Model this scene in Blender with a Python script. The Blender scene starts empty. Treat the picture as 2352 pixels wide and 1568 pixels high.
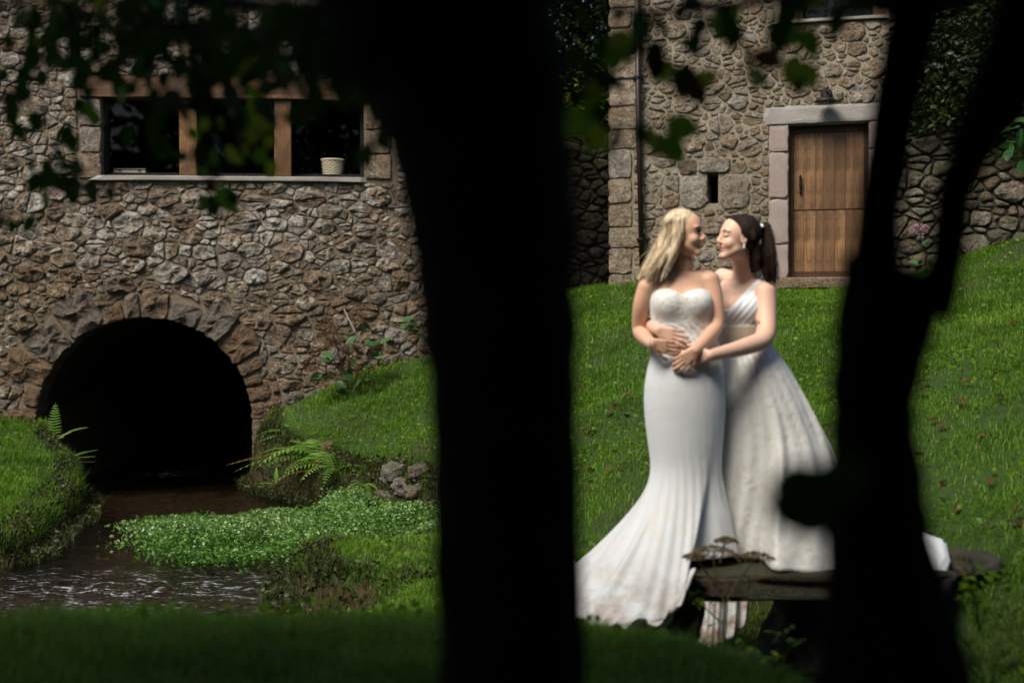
import bpy, math, random
import numpy as np
from mathutils import Vector, Matrix, noise as mnoise
from mathutils.geometry import tessellate_polygon

R = math.radians
sc = bpy.context.scene
COL = sc.collection

# ------------------------------------------------------------------ camera, world, sun, exposure
cam_d = bpy.data.cameras.new("camera")
cam = bpy.data.objects.new("camera", cam_d)
COL.objects.link(cam)
cam_d.sensor_width = 36.0
cam_d.lens = 50.0
cam_d.clip_start = 0.05
cam_d.clip_end = 400
cam.rotation_euler = (R(90), 0, 0)
cam_d.dof.use_dof = True
cam_d.dof.focus_distance = 12.0
cam_d.dof.aperture_fstop = 1.75
sc.camera = cam

SUN_EL, SUN_AZ = R(52), R(222)      # azimuth clockwise from +Y (north): behind the camera, to its left
world = bpy.data.worlds.new("World")
sc.world = world
world.use_nodes = True
wn = world.node_tree.nodes
sky = wn.new("ShaderNodeTexSky")
sky.sky_type = 'NISHITA'
sky.sun_disc = False
sky.sun_elevation = SUN_EL
sky.sun_rotation = SUN_AZ
sky.dust_density = 3.0
world.node_tree.links.new(sky.outputs[0], wn["Background"].inputs[0])
wn["Background"].inputs[1].default_value = 0.065

sun_d = bpy.data.lights.new("sun", 'SUN')
sun_d.energy = 3.2
sun_d.angle = R(30)
sun_d.color = (1.0, 0.93, 0.81)
sun = bpy.data.objects.new("sun", sun_d)
sun.location = (0, 0, 30)
sdir = Vector((math.sin(SUN_AZ) * math.cos(SUN_EL), math.cos(SUN_AZ) * math.cos(SUN_EL), math.sin(SUN_EL)))
sun.rotation_euler = sdir.to_track_quat('Z', 'Y').to_euler()
COL.objects.link(sun)

sc.view_settings.view_transform = 'Standard'
sc.view_settings.look = 'None'
sc.view_settings.gamma = 1
sc.view_settings.use_curve_mapping = False
sc.view_settings.exposure = 0.9
sc.render.engine = 'CYCLES'
sc.cycles.use_denoising = True
try:
    sc.cycles.denoiser = 'OPENIMAGEDENOISE'
except Exception:
    pass
sc.cycles.max_bounces = 8
sc.cycles.transparent_max_bounces = 24
sc.cycles.caustics_reflective = False
sc.cycles.caustics_refractive = False

F = 3267.0          # focal length in pixels of a 2352 px wide picture
def P(px, py, Y):
    return ((px - 1176) / F * Y, Y, (784 - py) / F * Y)
WZ = -1.8           # water level
def W(px, py):
    Y = -WZ * F / (py - 784)
    return ((px - 1176) / F * Y, Y)

# ------------------------------------------------------------------ object helpers
def mesh_from(verts, faces, smooth=False, name="mesh"):
    me = bpy.data.meshes.new(name)
    me.from_pydata([tuple(v) for v in verts], [], faces)
    if smooth:
        me.polygons.foreach_set("use_smooth", [True] * len(me.polygons))
    me.update()
    return me

def mesh_np(V, Fc, k, smooth=False, name="mesh"):
    """fast: V (n,3); Fc (m,k) all faces with k corners"""
    me = bpy.data.meshes.new(name)
    V = np.asarray(V, dtype=np.float32); Fc = np.asarray(Fc, dtype=np.int32)
    me.vertices.add(len(V)); me.vertices.foreach_set("co", V.ravel())
    me.loops.add(Fc.size); me.loops.foreach_set("vertex_index", Fc.ravel())
    me.polygons.add(len(Fc))
    me.polygons.foreach_set("loop_start", np.arange(0, Fc.size, k, dtype=np.int32))
    me.polygons.foreach_set("use_smooth", np.full(len(Fc), smooth, dtype=bool))
    me.update(calc_edges=True)
    return me

def fattr(me, name, vals):
    a = me.attributes.new(name, 'FLOAT', 'POINT')
    a.data.foreach_set("value", np.asarray(vals, dtype=np.float32))

def obj(name, me, mat=None, parent=None, loc=(0, 0, 0)):
    o = bpy.data.objects.new(name, me)
    COL.objects.link(o)
    o.location = loc
    if mat is not None and len(me.materials) == 0:
        me.materials.append(mat)
    if parent is not None:
        o.parent = parent
    return o

def tag(o, label, cat, group=None, kind=None):
    o["label"] = label
    if cat: o["category"] = cat
    if group: o["group"] = group
    if kind: o["kind"] = kind
    return o

def empty(name, loc, rz=0.0, label=None, cat=None, group=None):
    o = bpy.data.objects.new(name, None)
    COL.objects.link(o)
    o.location = loc
    o.rotation_euler = (0, 0, rz)
    o.empty_display_size = 0.2
    if label: tag(o, label, cat, group)
    return o

class MB:
    def __init__(s): s.v = []; s.f = []
    def add(s, v, f):
        b = len(s.v); s.v += [tuple(x) for x in v]; s.f += [tuple(i + b for i in q) for q in f]
    def box(s, c, d, rot=None):
        x, y, z = d[0] / 2, d[1] / 2, d[2] / 2
        vs = [Vector((a * x, b * y, e * z)) for a in (-1, 1) for b in (-1, 1) for e in (-1, 1)]
        if rot: vs = [rot @ v for v in vs]
        s.add([v + Vector(c) for v in vs], [(0, 1, 3, 2), (4, 6, 7, 5), (0, 4, 5, 1), (2, 3, 7, 6), (0, 2, 6, 4), (1, 5, 7, 3)])
    def tube(s, pts, rad, n=8, cap=True, jit=0.0, rnd=None):
        pts = [Vector(p) for p in pts]
        rs = rad if isinstance(rad, (list, tuple)) else [rad] * len(pts)
        rings = []
        up = Vector((0, 0, 1))
        for i, p in enumerate(pts):
            t = (pts[min(i + 1, len(pts) - 1)] - pts[max(i - 1, 0)]).normalized()
            a = t.cross(up if abs(t.z) < 0.95 else Vector((1, 0, 0))).normalized()
            b = t.cross(a).normalized()
            ring = []
            for k in range(n):
                th = 2 * math.pi * k / n
                r = rs[i] * (1 + (jit * mnoise.noise((math.cos(th) * 2, math.sin(th) * 2 + 7, i * .35)) if jit else 0))
                ring.append(p + a * (r * math.cos(th)) + b * (r * math.sin(th)))
            rings.append(ring)
        vs = [v for r_ in rings for v in r_]
        fs = []
        for i in range(len(pts) - 1):
            for k in range(n):
                fs.append((i * n + k, i * n + (k + 1) % n, (i + 1) * n + (k + 1) % n, (i + 1) * n + k))
        if cap:
            fs.append(tuple(range(n))[::-1]); fs.append(tuple((len(pts) - 1) * n + k for k in range(n)))
        s.add(vs, fs)
    def lathe(s, prof, n=20, c=(0, 0, 0), sx=1, sy=1):
        vs = [(c[0] + r * math.cos(2 * math.pi * k / n) * sx, c[1] + r * math.sin(2 * math.pi * k / n) * sy, c[2] + z) for r, z in prof for k in range(n)]
        fs = [(i * n + k, i * n + (k + 1) % n, (i + 1) * n + (k + 1) % n, (i + 1) * n + k) for i in range(len(prof) - 1) for k in range(n)]
        s.add(vs, fs)
    def build(s, name, mat, parent=None, loc=(0, 0, 0), smooth=False):
        return obj(name, mesh_from(s.v, s.f, smooth, name), mat, parent, loc)

# value noise for numpy arrays
def _hash(ix, iy, seed):
    h = (ix.astype(np.int64) * 374761393 + iy.astype(np.int64) * 668265263 + seed * 1442695041) & 0xFFFFFFFF
    h = ((h ^ (h >> 13)) * 1274126177) & 0xFFFFFFFF
    return ((h ^ (h >> 16)) & 0xFFFF) / 65535.0
def vnoise(x, y, seed=0):
    x = np.asarray(x, float); y = np.asarray(y, float)
    ix = np.floor(x); iy = np.floor(y); fx = x - ix; fy = y - iy
    fx = fx * fx * (3 - 2 * fx); fy = fy * fy * (3 - 2 * fy)
    a = _hash(ix, iy, seed); b = _hash(ix + 1, iy, seed); c = _hash(ix, iy + 1, seed); d = _hash(ix + 1, iy + 1, seed)
    return (a * (1 - fx) + b * fx) * (1 - fy) + (c * (1 - fx) + d * fx) * fy
def fbm(x, y, seed=0, o=4):
    s = 0; a = 0.5; x = np.asarray(x, float); y = np.asarray(y, float)
    for i in range(o):
        s = s + a * (vnoise(x, y, seed + i * 17) - 0.5); x = x * 2.03; y = y * 2.03; a *= 0.5
    return s

# ------------------------------------------------------------------ material helpers
class NT:
    def __init__(s, name):
        s.m = bpy.data.materials.new(name); s.m.use_nodes = True
        s.t = s.m.node_tree; s.t.nodes.clear()
        s.out = s.t.nodes.new("ShaderNodeOutputMaterial")
    def n(s, typ, **kw):
        nd = s.t.nodes.new(typ)
        for k, v in kw.items():
            if k[0] == '_': setattr(nd, k[1:], v)
            else:
                sock = nd.inputs[int(k[1:])] if k[0] == 'i' and k[1:].isdigit() else nd.inputs[k.replace('__', ' ')]
                if hasattr(v, 'outputs'): s.t.links.new(v.outputs[0], sock)
                elif isinstance(v, bpy.types.NodeSocket): s.t.links.new(v, sock)
                else: sock.default_value = v
        return nd
    def link(s, a, b): s.t.links.new(a, b)
    def ramp(s, fac, stops, interp='LINEAR'):
        nd = s.t.nodes.new("ShaderNodeValToRGB"); cr = nd.color_ramp; cr.interpolation = interp
        while len(cr.elements) < len(stops): cr.elements.new(0.5)
        for e, (p, c) in zip(cr.elements, stops):
            e.position = p; e.color = (c, c, c, 1) if not hasattr(c, '__len__') else (*c, 1)
        s.link(fac if isinstance(fac, bpy.types.NodeSocket) else fac.outputs[0], nd.inputs[0])
        return nd
    def noise(s, vec, scale, detail=4, rough=0.55, out=0):
        nd = s.n("ShaderNodeTexNoise", Scale=scale, Detail=detail, Roughness=rough)
        s.link(vec, nd.inputs["Vector"])
        return nd.outputs[out]
    def math(s, op, a, b=0.5, clamp=False):
        return s.n("ShaderNodeMath", _operation=op, _use_clamp=clamp, i0=a, i1=b).outputs[0]
    def mix(s, fac, a, b, typ='MIX'):
        nd = s.t.nodes.new("ShaderNodeMix"); nd.data_type = 'RGBA'; nd.blend_type = typ
        for sock, v in ((nd.inputs[0], fac), (nd.inputs[6], a), (nd.inputs[7], b)):
            if isinstance(v, bpy.types.NodeSocket): s.link(v, sock)
            elif hasattr(v, 'outputs'): s.link(v.outputs[0], sock)
            elif hasattr(v, '__len__'): sock.default_value = (*v, 1) if len(v) == 3 else v
            else: sock.default_value = v
        return nd.outputs[2]
    def pos(s): return s.n("ShaderNodeNewGeometry").outputs["Position"]
    def objc(s): return s.n("ShaderNodeTexCoord").outputs["Object"]
    def attr(s, name): return s.n("ShaderNodeAttribute", _attribute_name=name).outputs["Fac"]
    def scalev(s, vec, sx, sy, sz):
        nd = s.n("ShaderNodeMapping"); s.link(vec, nd.inputs[0]); nd.inputs["Scale"].default_value = (sx, sy, sz)
        return nd.outputs[0]
    def bump(s, h, dist, strength=1.0, normal=None):
        nd = s.n("ShaderNodeBump", Strength=strength, Distance=dist)
        s.link(h, nd.inputs["Height"])
        if normal is not None: s.link(normal, nd.inputs["Normal"])
        return nd.outputs[0]
    def bsdf(s, color, rough=0.8, spec=0.3, normal=None, **kw):
        nd = s.n("ShaderNodeBsdfPrincipled")
        def put(k, v):
            if isinstance(v, bpy.types.NodeSocket): s.link(v, nd.inputs[k])
            elif k in ("Base Color", "Sheen Tint", "Specular Tint") and len(v) == 3: nd.inputs[k].default_value = (*v, 1)
            else: nd.inputs[k].default_value = v
        put("Base Color", color); put("Roughness", rough); put("Specular IOR Level", spec)
        if normal is not None: s.link(normal, nd.inputs["Normal"])
        for k, v in kw.items(): put(k.replace('__', ' '), v)
        s.link(nd.outputs[0], s.out.inputs[0])
        return nd

def mat_stone(name, dark, mid, light, lichen=0.5, moss=0.0, spec_rough=0.75, warm=(0.20, 0.105, 0.045)):
    t = NT(name); p = t.pos(); rnd = t.attr("rnd")
    big = t.noise(p, 0.8, 3, 0.6)
    nz = t.noise(p, 7, 5, 0.65)
    fine = t.noise(p, 30, 4, 0.75)
    speck = t.noise(p, 75, 3, 0.65)
    base = t.ramp(rnd, [(0.0, dark), (0.35, mid), (0.75, tuple(0.55 * a + 0.45 * b for a, b in zip(mid, light))), (1.0, light)])
    wn_ = t.n("ShaderNodeTexWhiteNoise", _noise_dimensions='1D'); t.link(t.math('MULTIPLY', rnd, 731.7), wn_.inputs["W"])
    base = t.mix(t.ramp(wn_.outputs["Value"], [(0.0, 0.75), (0.25, 0), (0.7, 0), (0.8, .8), (1.0, .8)], 'LINEAR').outputs[0], base.outputs[0], t.mix(t.math('GREATER_THAN', wn_.outputs["Value"], .5), tuple(a * .9 + b * .4 for a, b in zip(mid, warm)), tuple(sum(light) / 3 * k for k in (1.0, .97, .92))))
    c = t.mix(t.ramp(nz, [(0.35, 0), (0.7, 0.75)]).outputs[0], base, tuple(x * 0.45 for x in mid))
    c = t.mix(t.ramp(t.noise(p, 2.2, 4, 0.6), [(0.5, 0), (0.72, 0.6)]).outputs[0], c, warm)
    # coarse granite grain, light feldspar specks and dark mica
    c = t.mix(t.ramp(speck, [(0.52, 0.0), (0.62, 0.75)]).outputs[0], c, light)
    c = t.mix(t.ramp(fine, [(0.36, 0.9), (0.48, 0)]).outputs[0], c, tuple(x * 0.3 for x in dark))
    # lichen: pale crusty patches, more of it high on the wall
    sep = t.n("ShaderNodeSeparateXYZ"); t.link(p, sep.inputs[0])
    hz = t.n("ShaderNodeMapRange", i0=sep.outputs[2], i1=-1.5, i2=2.2, i3=0.0, i4=1.0).outputs[0]
    ln = t.noise(p, 11, 6, 0.75)
    lf = t.math('ADD', t.math('MULTIPLY', t.math('SUBTRACT', ln, 0.57), 9.0), t.math('ADD', t.math('MULTIPLY', hz, 1.5 * lichen), t.math('MULTIPLY', t.math('SUBTRACT', big, 0.5), 3.0)), True)
    lf = t.math('MULTIPLY', lf, t.math('MULTIPLY', t.ramp(rnd, [(0.2, 0.15), (0.6, 1)]).outputs[0], lichen), True)
    c = t.mix(lf, c, (0.52, 0.50, 0.45))
    if moss > 0:
        geo = t.n("ShaderNodeNewGeometry"); sn = t.n("ShaderNodeSeparateXYZ"); t.link(geo.outputs["Normal"], sn.inputs[0])
        mf = t.math('MULTIPLY', t.math('ADD', t.math('MULTIPLY', t.math('SUBTRACT', t.noise(p, 5, 5, 0.65), 0.5), 4), t.math('MULTIPLY', sn.outputs[2], 0.8), True), moss, True)
        c = t.mix(mf, c, (0.05, 0.07, 0.012))
    h = t.math('ADD', t.math('MULTIPLY', t.noise(p, 20, 6, 0.75), 1.0), t.math('MULTIPLY', t.noise(p, 60, 3, 0.7), 0.5))
    nb = t.bump(h, 0.06, 1.0)
    t.bsdf(c, spec_rough, 0.35, nb)
    return t.m

M = {}
M['stone'] = mat_stone("rubble_granite", (0.050, 0.030, 0.015), (0.155, 0.097, 0.050), (0.34, 0.27, 0.19), 0.75)
M['stone_house'] = mat_stone("house_granite", (0.08, 0.056, 0.032), (0.215, 0.152, 0.092), (0.38, 0.31, 0.22), 0.45)
M['stone_arch'] = mat_stone("arch_granite", (0.045, 0.026, 0.013), (0.14, 0.082, 0.040), (0.25, 0.175, 0.11), 0.4)
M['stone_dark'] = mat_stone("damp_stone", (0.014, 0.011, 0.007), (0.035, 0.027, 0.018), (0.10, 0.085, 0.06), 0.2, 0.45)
M['stone_mossy'] = mat_stone("mossy_stone", (0.03, 0.024, 0.015), (0.09, 0.072, 0.045), (0.24, 0.20, 0.17), 0.4, 0.75)
M['stone_bank'] = mat_stone("bank_stone", (0.05, 0.038, 0.03), (0.14, 0.11, 0.09), (0.32, 0.27, 0.24), 0.3, 0.5)

def mat_mortar(name, c0, c1):
    t = NT(name); p = t.pos()
    c = t.mix(t.ramp(t.noise(p, 1.6, 4, 0.6), [(0.3, 0), (0.7, 1)]).outputs[0], c0, c1)
    c = t.mix(t.ramp(t.noise(p, 45, 4, 0.7), [(0.35, 0.6), (0.55, 0)]).outputs[0], c, tuple(x * 0.4 for x in c0))
    nb = t.bump(t.noise(p, 38, 5, 0.7), 0.02, 0.8)
    t.bsdf(c, 0.9, 0.15, nb)
    return t.m
M['mortar'] = mat_mortar("mortar_grey_brown", (0.13, 0.10, 0.068), (0.25, 0.20, 0.145))
M['mortar_house'] = mat_mortar("mortar_buff", (0.20, 0.17, 0.125), (0.32, 0.28, 0.215))
M['mortar_dark'] = mat_mortar("mortar_damp", (0.03, 0.025, 0.018), (0.06, 0.05, 0.035))

def mat_dressed(name, c0, c1):
    t = NT(name); p = t.pos()
    c = t.mix(t.ramp(t.noise(p, 2.5, 4, 0.6), [(0.3, 0), (0.7, 1)]).outputs[0], c0, c1)
    c = t.mix(t.ramp(t.noise(p, 130, 3, 0.7), [(0.42, 0.5), (0.58, 0)]).outputs[0], c, tuple(x * 0.35 for x in c0))
    c = t.mix(t.ramp(t.noise(p, 200, 2, 0.7), [(0.6, 0), (0.7, 0.5)]).outputs[0], c, (0.5, 0.48, 0.46))
    nb = t.bump(t.noise(p, 90, 4, 0.7), 0.008, 0.7)
    t.bsdf(c, 0.75, 0.3, nb)
    return t.m
M['pink_granite'] = mat_dressed("pink_granite", (0.26, 0.195, 0.175), (0.33, 0.27, 0.255))
M['grey_granite'] = mat_dressed("grey_granite", (0.25, 0.23, 0.215), (0.36, 0.34, 0.32))

def mat_wood(name, c0, c1, axis='x', spec=0.25, rough=0.6, obj_space=True):
    t = NT(name); p = t.objc() if obj_space else t.pos()
    s = {'x': (1.6, 28, 28), 'z': (28, 28, 1.3)}[axis]
    sv = t.scalev(p, *s)
    g = t.noise(sv, 1.0, 5, 0.65)
    wv = t.n("ShaderNodeTexWave", Scale=0.9, Distortion=9.0, Detail=3.0, Detail__Scale=1.2) if False else None
    g2 = t.noise(t.scalev(p, *[x * 3.5 for x in s]), 1.0, 3, 0.7)
    sep = t.attr("rnd")
    c = t.mix(t.ramp(g, [(0.3, 0), (0.68, 1)]).outputs[0], c0, c1)
    c = t.mix(t.ramp(g2, [(0.35, 0.55), (0.5, 0)]).outputs[0], c, tuple(x * 0.35 for x in c0))
    c = t.mix(t.ramp(t.noise(p, 2.3, 5, 0.7), [(0.42, 0.75), (0.6, 0)]).outputs[0], c, tuple(x * 0.5 for x in c0))
    c = t.mix(t.math('MULTIPLY', sep, 0.75), c, tuple(x * 0.6 for x in c0))
    nb = t.bump(g2, 0.006, 0.8)
    t.bsdf(c, rough, spec, nb)
    return t.m
M['oak_beam'] = mat_wood("oak_beam", (0.055, 0.026, 0.012), (0.21, 0.115, 0.055), 'x')
M['oak_post'] = mat_wood("oak_post", (0.12, 0.058, 0.024), (0.28, 0.155, 0.07), 'z')
M['door_wood'] = mat_wood("chestnut_door", (0.11, 0.05, 0.02), (0.37, 0.215, 0.10), 'z', 0.35, 0.5)
M['door_frame'] = mat_wood("dark_door_frame", (0.045, 0.02, 0.01), (0.08, 0.036, 0.016), 'z')

def mat_plain(name, c, rough=0.6, spec=0.3, metal=0.0, **kw):
    t = NT(name); t.bsdf(c, rough, spec, None, Metallic=metal, **kw); return t.m
M['iron'] = mat_plain("black_iron", (0.006, 0.0055, 0.0055), 0.6, 0.25)
M['pipe'] = mat_plain("brown_painted_pipe", (0.014, 0.007, 0.005), 0.45, 0.35)
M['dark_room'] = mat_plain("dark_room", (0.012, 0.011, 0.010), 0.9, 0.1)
M['bulb'] = mat_plain("bulb_glass", (0.35, 0.35, 0.33), 0.15, 0.5)

def mat_glass():
    t = NT("window_glass")
    fr = t.n("ShaderNodeFresnel", IOR=1.45)
    tr = t.n("ShaderNodeBsdfTransparent", Color=(0.85, 0.88, 0.86, 1))
    gl = t.n("ShaderNodeBsdfGlossy", Roughness=0.02)
    mx = t.n("ShaderNodeMixShader", i0=fr, i1=tr, i2=gl)
    t.link(mx.outputs[0], t.out.inputs[0]); return t.m
M['glass'] = mat_glass()

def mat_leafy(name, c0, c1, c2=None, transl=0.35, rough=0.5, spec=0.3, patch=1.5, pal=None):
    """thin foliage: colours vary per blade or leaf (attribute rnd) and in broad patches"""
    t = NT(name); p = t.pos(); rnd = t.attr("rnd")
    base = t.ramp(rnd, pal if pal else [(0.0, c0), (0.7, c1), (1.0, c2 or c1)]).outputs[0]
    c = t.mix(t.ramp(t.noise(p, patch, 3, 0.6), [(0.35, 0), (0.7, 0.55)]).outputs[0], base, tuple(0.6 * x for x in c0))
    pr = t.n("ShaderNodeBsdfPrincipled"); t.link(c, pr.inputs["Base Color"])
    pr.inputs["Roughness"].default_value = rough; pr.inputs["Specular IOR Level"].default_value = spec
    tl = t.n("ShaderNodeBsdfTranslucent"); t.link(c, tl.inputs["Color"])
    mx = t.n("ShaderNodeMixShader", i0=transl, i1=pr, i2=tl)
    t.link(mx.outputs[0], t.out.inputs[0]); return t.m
M['grass'] = mat_leafy("grass_blades", (0.022, 0.075, 0.008), (0.055, 0.155, 0.016), None, 0.5, 0.5, 0.2, 0.9,
                       [(0.0, (0.035, 0.095, 0.006)), (0.4, (0.095, 0.215, 0.012)), (0.8, (0.17, 0.32, 0.035)), (0.93, (0.30, 0.40, 0.08)), (1.0, (0.36, 0.29, 0.12))])
M['cress'] = mat_leafy("cress_leaves", (0.045, 0.11, 0.012), (0.10, 0.23, 0.035), (0.20, 0.34, 0.10), 0.3, 0.35, 0.45, 2.5)
M['bankleaf'] = mat_leafy("bank_plants", (0.018, 0.024, 0.006), (0.045, 0.062, 0.012), (0.10, 0.085, 0.03), 0.3, 0.5, 0.3, 2.5)
M['fern'] = mat_leafy("fern_green", (0.08, 0.17, 0.02), (0.15, 0.30, 0.04), (0.22, 0.38, 0.08), 0.4, 0.5, 0.2, 3)
M['fern_brown'] = mat_leafy("fern_brown", (0.09, 0.05, 0.018), (0.15, 0.095, 0.035), (0.19, 0.13, 0.05), 0.35, 0.6, 0.2, 3)
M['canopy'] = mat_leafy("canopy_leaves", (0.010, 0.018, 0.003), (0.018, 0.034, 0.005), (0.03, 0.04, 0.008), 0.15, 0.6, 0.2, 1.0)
M['twigleaf'] = mat_leafy("hanging_leaves", (0.020, 0.045, 0.006), (0.035, 0.085, 0.010), (0.10, 0.13, 0.014), 0.5, 0.5, 0.25, 2.0)
M['lightleaf'] = mat_leafy("green_leaves", (0.10, 0.20, 0.012), (0.18, 0.32, 0.02), (0.42, 0.42, 0.03), 0.6, 0.45, 0.3, 3.0)
M['brownleaf'] = mat_leafy("autumn_leaves", (0.07, 0.030, 0.012), (0.14, 0.065, 0.028), (0.24, 0.14, 0.06), 0.4, 0.6, 0.2, 3.0)
M['shrubleaf'] = mat_leafy("dark_evergreen", (0.008, 0.016, 0.003), (0.018, 0.036, 0.006), (0.045, 0.075, 0.012), 0.2, 0.5, 0.3, 1.2)
M['hydleaf'] = mat_leafy("hydrangea_leaf", (0.018, 0.060, 0.014), (0.035, 0.11, 0.025), (0.10, 0.21, 0.07), 0.3, 0.4, 0.35, 4)
M['hydflower'] = mat_leafy("dried_hydrangea", (0.06, 0.028, 0.014), (0.15, 0.075, 0.04), (0.27, 0.17, 0.10), 0.3, 0.8, 0.15, 5)
M['pinkflower'] = mat_leafy("pink_hydrangea", (0.30, 0.16, 0.20), (0.40, 0.24, 0.28), (0.5, 0.34, 0.38), 0.3, 0.8, 0.15, 5)
M['dryplant'] = mat_leafy("dry_umbel", (0.16, 0.12, 0.055), (0.26, 0.20, 0.10), (0.36, 0.29, 0.17), 0.2, 0.8, 0.1, 5)

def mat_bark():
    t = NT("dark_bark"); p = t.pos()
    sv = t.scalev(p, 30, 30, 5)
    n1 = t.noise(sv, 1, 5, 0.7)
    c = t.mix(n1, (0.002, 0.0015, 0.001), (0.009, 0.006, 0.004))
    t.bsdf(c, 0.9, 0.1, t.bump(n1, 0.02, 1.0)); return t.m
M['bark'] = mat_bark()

def mat_ground():
    t = NT("soil_and_turf"); p = t.pos()
    n1 = t.noise(p, 9, 5, 0.7); n2 = t.noise(p, 1.3, 3, 0.6)
    c = t.mix(n1, (0.018, 0.035, 0.008), (0.035, 0.07, 0.014))
    c = t.mix(t.ramp(n2, [(0.5, 0), (0.7, 0.7)]).outputs[0], c, (0.04, 0.032, 0.016))
    geo = t.n("ShaderNodeNewGeometry"); sn = t.n("ShaderNodeSeparateXYZ"); t.link(geo.outputs["True Normal"], sn.inputs[0])
    steep = t.ramp(sn.outputs[2], [(0.55, 1), (0.8, 0)]).outputs[0]
    earth = t.mix(n1, (0.018, 0.012, 0.006), (0.06, 0.042, 0.022))
    earth = t.mix(t.ramp(t.noise(p, 6, 4, 0.7), [(0.5, 0), (0.62, 0.8)]).outputs[0], earth, (0.035, 0.045, 0.008))
    c = t.mix(steep, c, earth)
    sp = t.n("ShaderNodeSeparateXYZ"); t.link(p, sp.inputs[0])
    bedf = t.ramp(t.n("ShaderNodeMapRange", i0=sp.outputs[2], i1=-1.95, i2=-1.72).outputs[0], [(0.2, 1), (0.9, 0)]).outputs[0]
    bed = t.mix(t.ramp(t.noise(p, 14, 4, 0.7), [(0.35, 0), (0.65, 1)]).outputs[0], (0.02, 0.014, 0.009), (0.11, 0.082, 0.055))
    c = t.mix(bedf, c, bed)
    t.bsdf(c, 0.9, 0.15, t.bump(t.noise(p, 25, 5, 0.7), 0.05, 0.8)); return t.m
M['ground'] = mat_ground()

def mat_water():
    t = NT("stream_water"); p = t.pos(); sp = t.n("ShaderNodeSeparateXYZ"); t.link(p, sp.inputs[0])
    sv = t.scalev(p, 1.0, 1.7, 1)
    h = t.math('ADD', t.noise(sv, 9, 4, 0.6), t.math('MULTIPLY', t.noise(sv, 32, 3, 0.6), 0.35))
    riff = t.attr("rnd")
    nb = t.bump(h, 0.035, 0.75)
    fr = t.n("ShaderNodeFresnel", IOR=1.33); t.link(nb, fr.inputs["Normal"])
    tr = t.n("ShaderNodeBsdfTransparent", Color=(0.60, 0.55, 0.48, 1))
    gl = t.n("ShaderNodeBsdfGlossy", Roughness=0.06); t.link(nb, gl.inputs["Normal"])
    mx = t.n("ShaderNodeMixShader", i0=fr, i1=tr, i2=gl)
    # foam plus sky highlights painted as pale streaks on the riffles
    fm = t.math('MULTIPLY', t.ramp(t.noise(t.scalev(p, 1.0, 2.2, 1), 8, 7, 0.78), [(0.56, 0), (0.66, .9)]).outputs[0], riff)
    foam = t.n("ShaderNodeBsdfDiffuse", Color=(0.42, 0.42, 0.45, 1))
    mx2 = t.n("ShaderNodeMixShader", i0=fm, i1=mx, i2=foam)
    t.link(mx2.outputs[0], t.out.inputs[0]); return t.m
M['water'] = mat_water()
M['foam'] = mat_plain("white_water", (0.6, 0.6, 0.62), 0.4, 0.4)

# ------------------------------------------------------------------ the ground
shore = [(-5.75, 18.6)] + [W(a, b) for a, b in ((130, 1116), (205, 1158), (190, 1195), (140, 1225), (95, 1280), (20, 1300))] + \
        [(-4.9, 10.9), (-7.0, 10.4), (-9.5, 10.2), (-9.5, 6.3), (-6, 6.7), (-3, 7.1), (-1.5, 7.7), (-0.75, 8.5), (-0.95, 9.1), (-1.35, 9.25), (-1.62, 9.95), (-1.66, 10.7), (-1.2, 11.35),
         (-0.75, 11.6), (-0.5, 12.6), (-0.72, 14.0), (-1.2, 14.75), (-1.9, 15.25), (-2.6, 16.3), (-3.2, 17.4), (-3.28, 18.6), (-3.28, 24), (-5.75, 24)]
SH = np.array(shore)
def shore_dist(x, y):
    """signed distance to the stream's edge, positive inside the stream"""
    x = np.asarray(x, float); y = np.asarray(y, float)
    d = np.full(x.shape, 1e9); inside = np.zeros(x.shape, bool)
    for i in range(len(SH)):
        ax, ay = SH[i]; bx, by = SH[(i + 1) % len(SH)]
        dx, dy = bx - ax, by - ay
        t = np.clip(((x - ax) * dx + (y - ay) * dy) / (dx * dx + dy * dy), 0, 1)
        d = np.minimum(d, np.hypot(x - ax - t * dx, y - ay - t * dy))
        c = ((ay > y) != (by > y)) & (x < (bx - ax) * (y - ay) / ((by - ay) if by != ay else 1e-9) + ax)
        inside ^= c
    return np.where(inside, d, -d)

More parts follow.
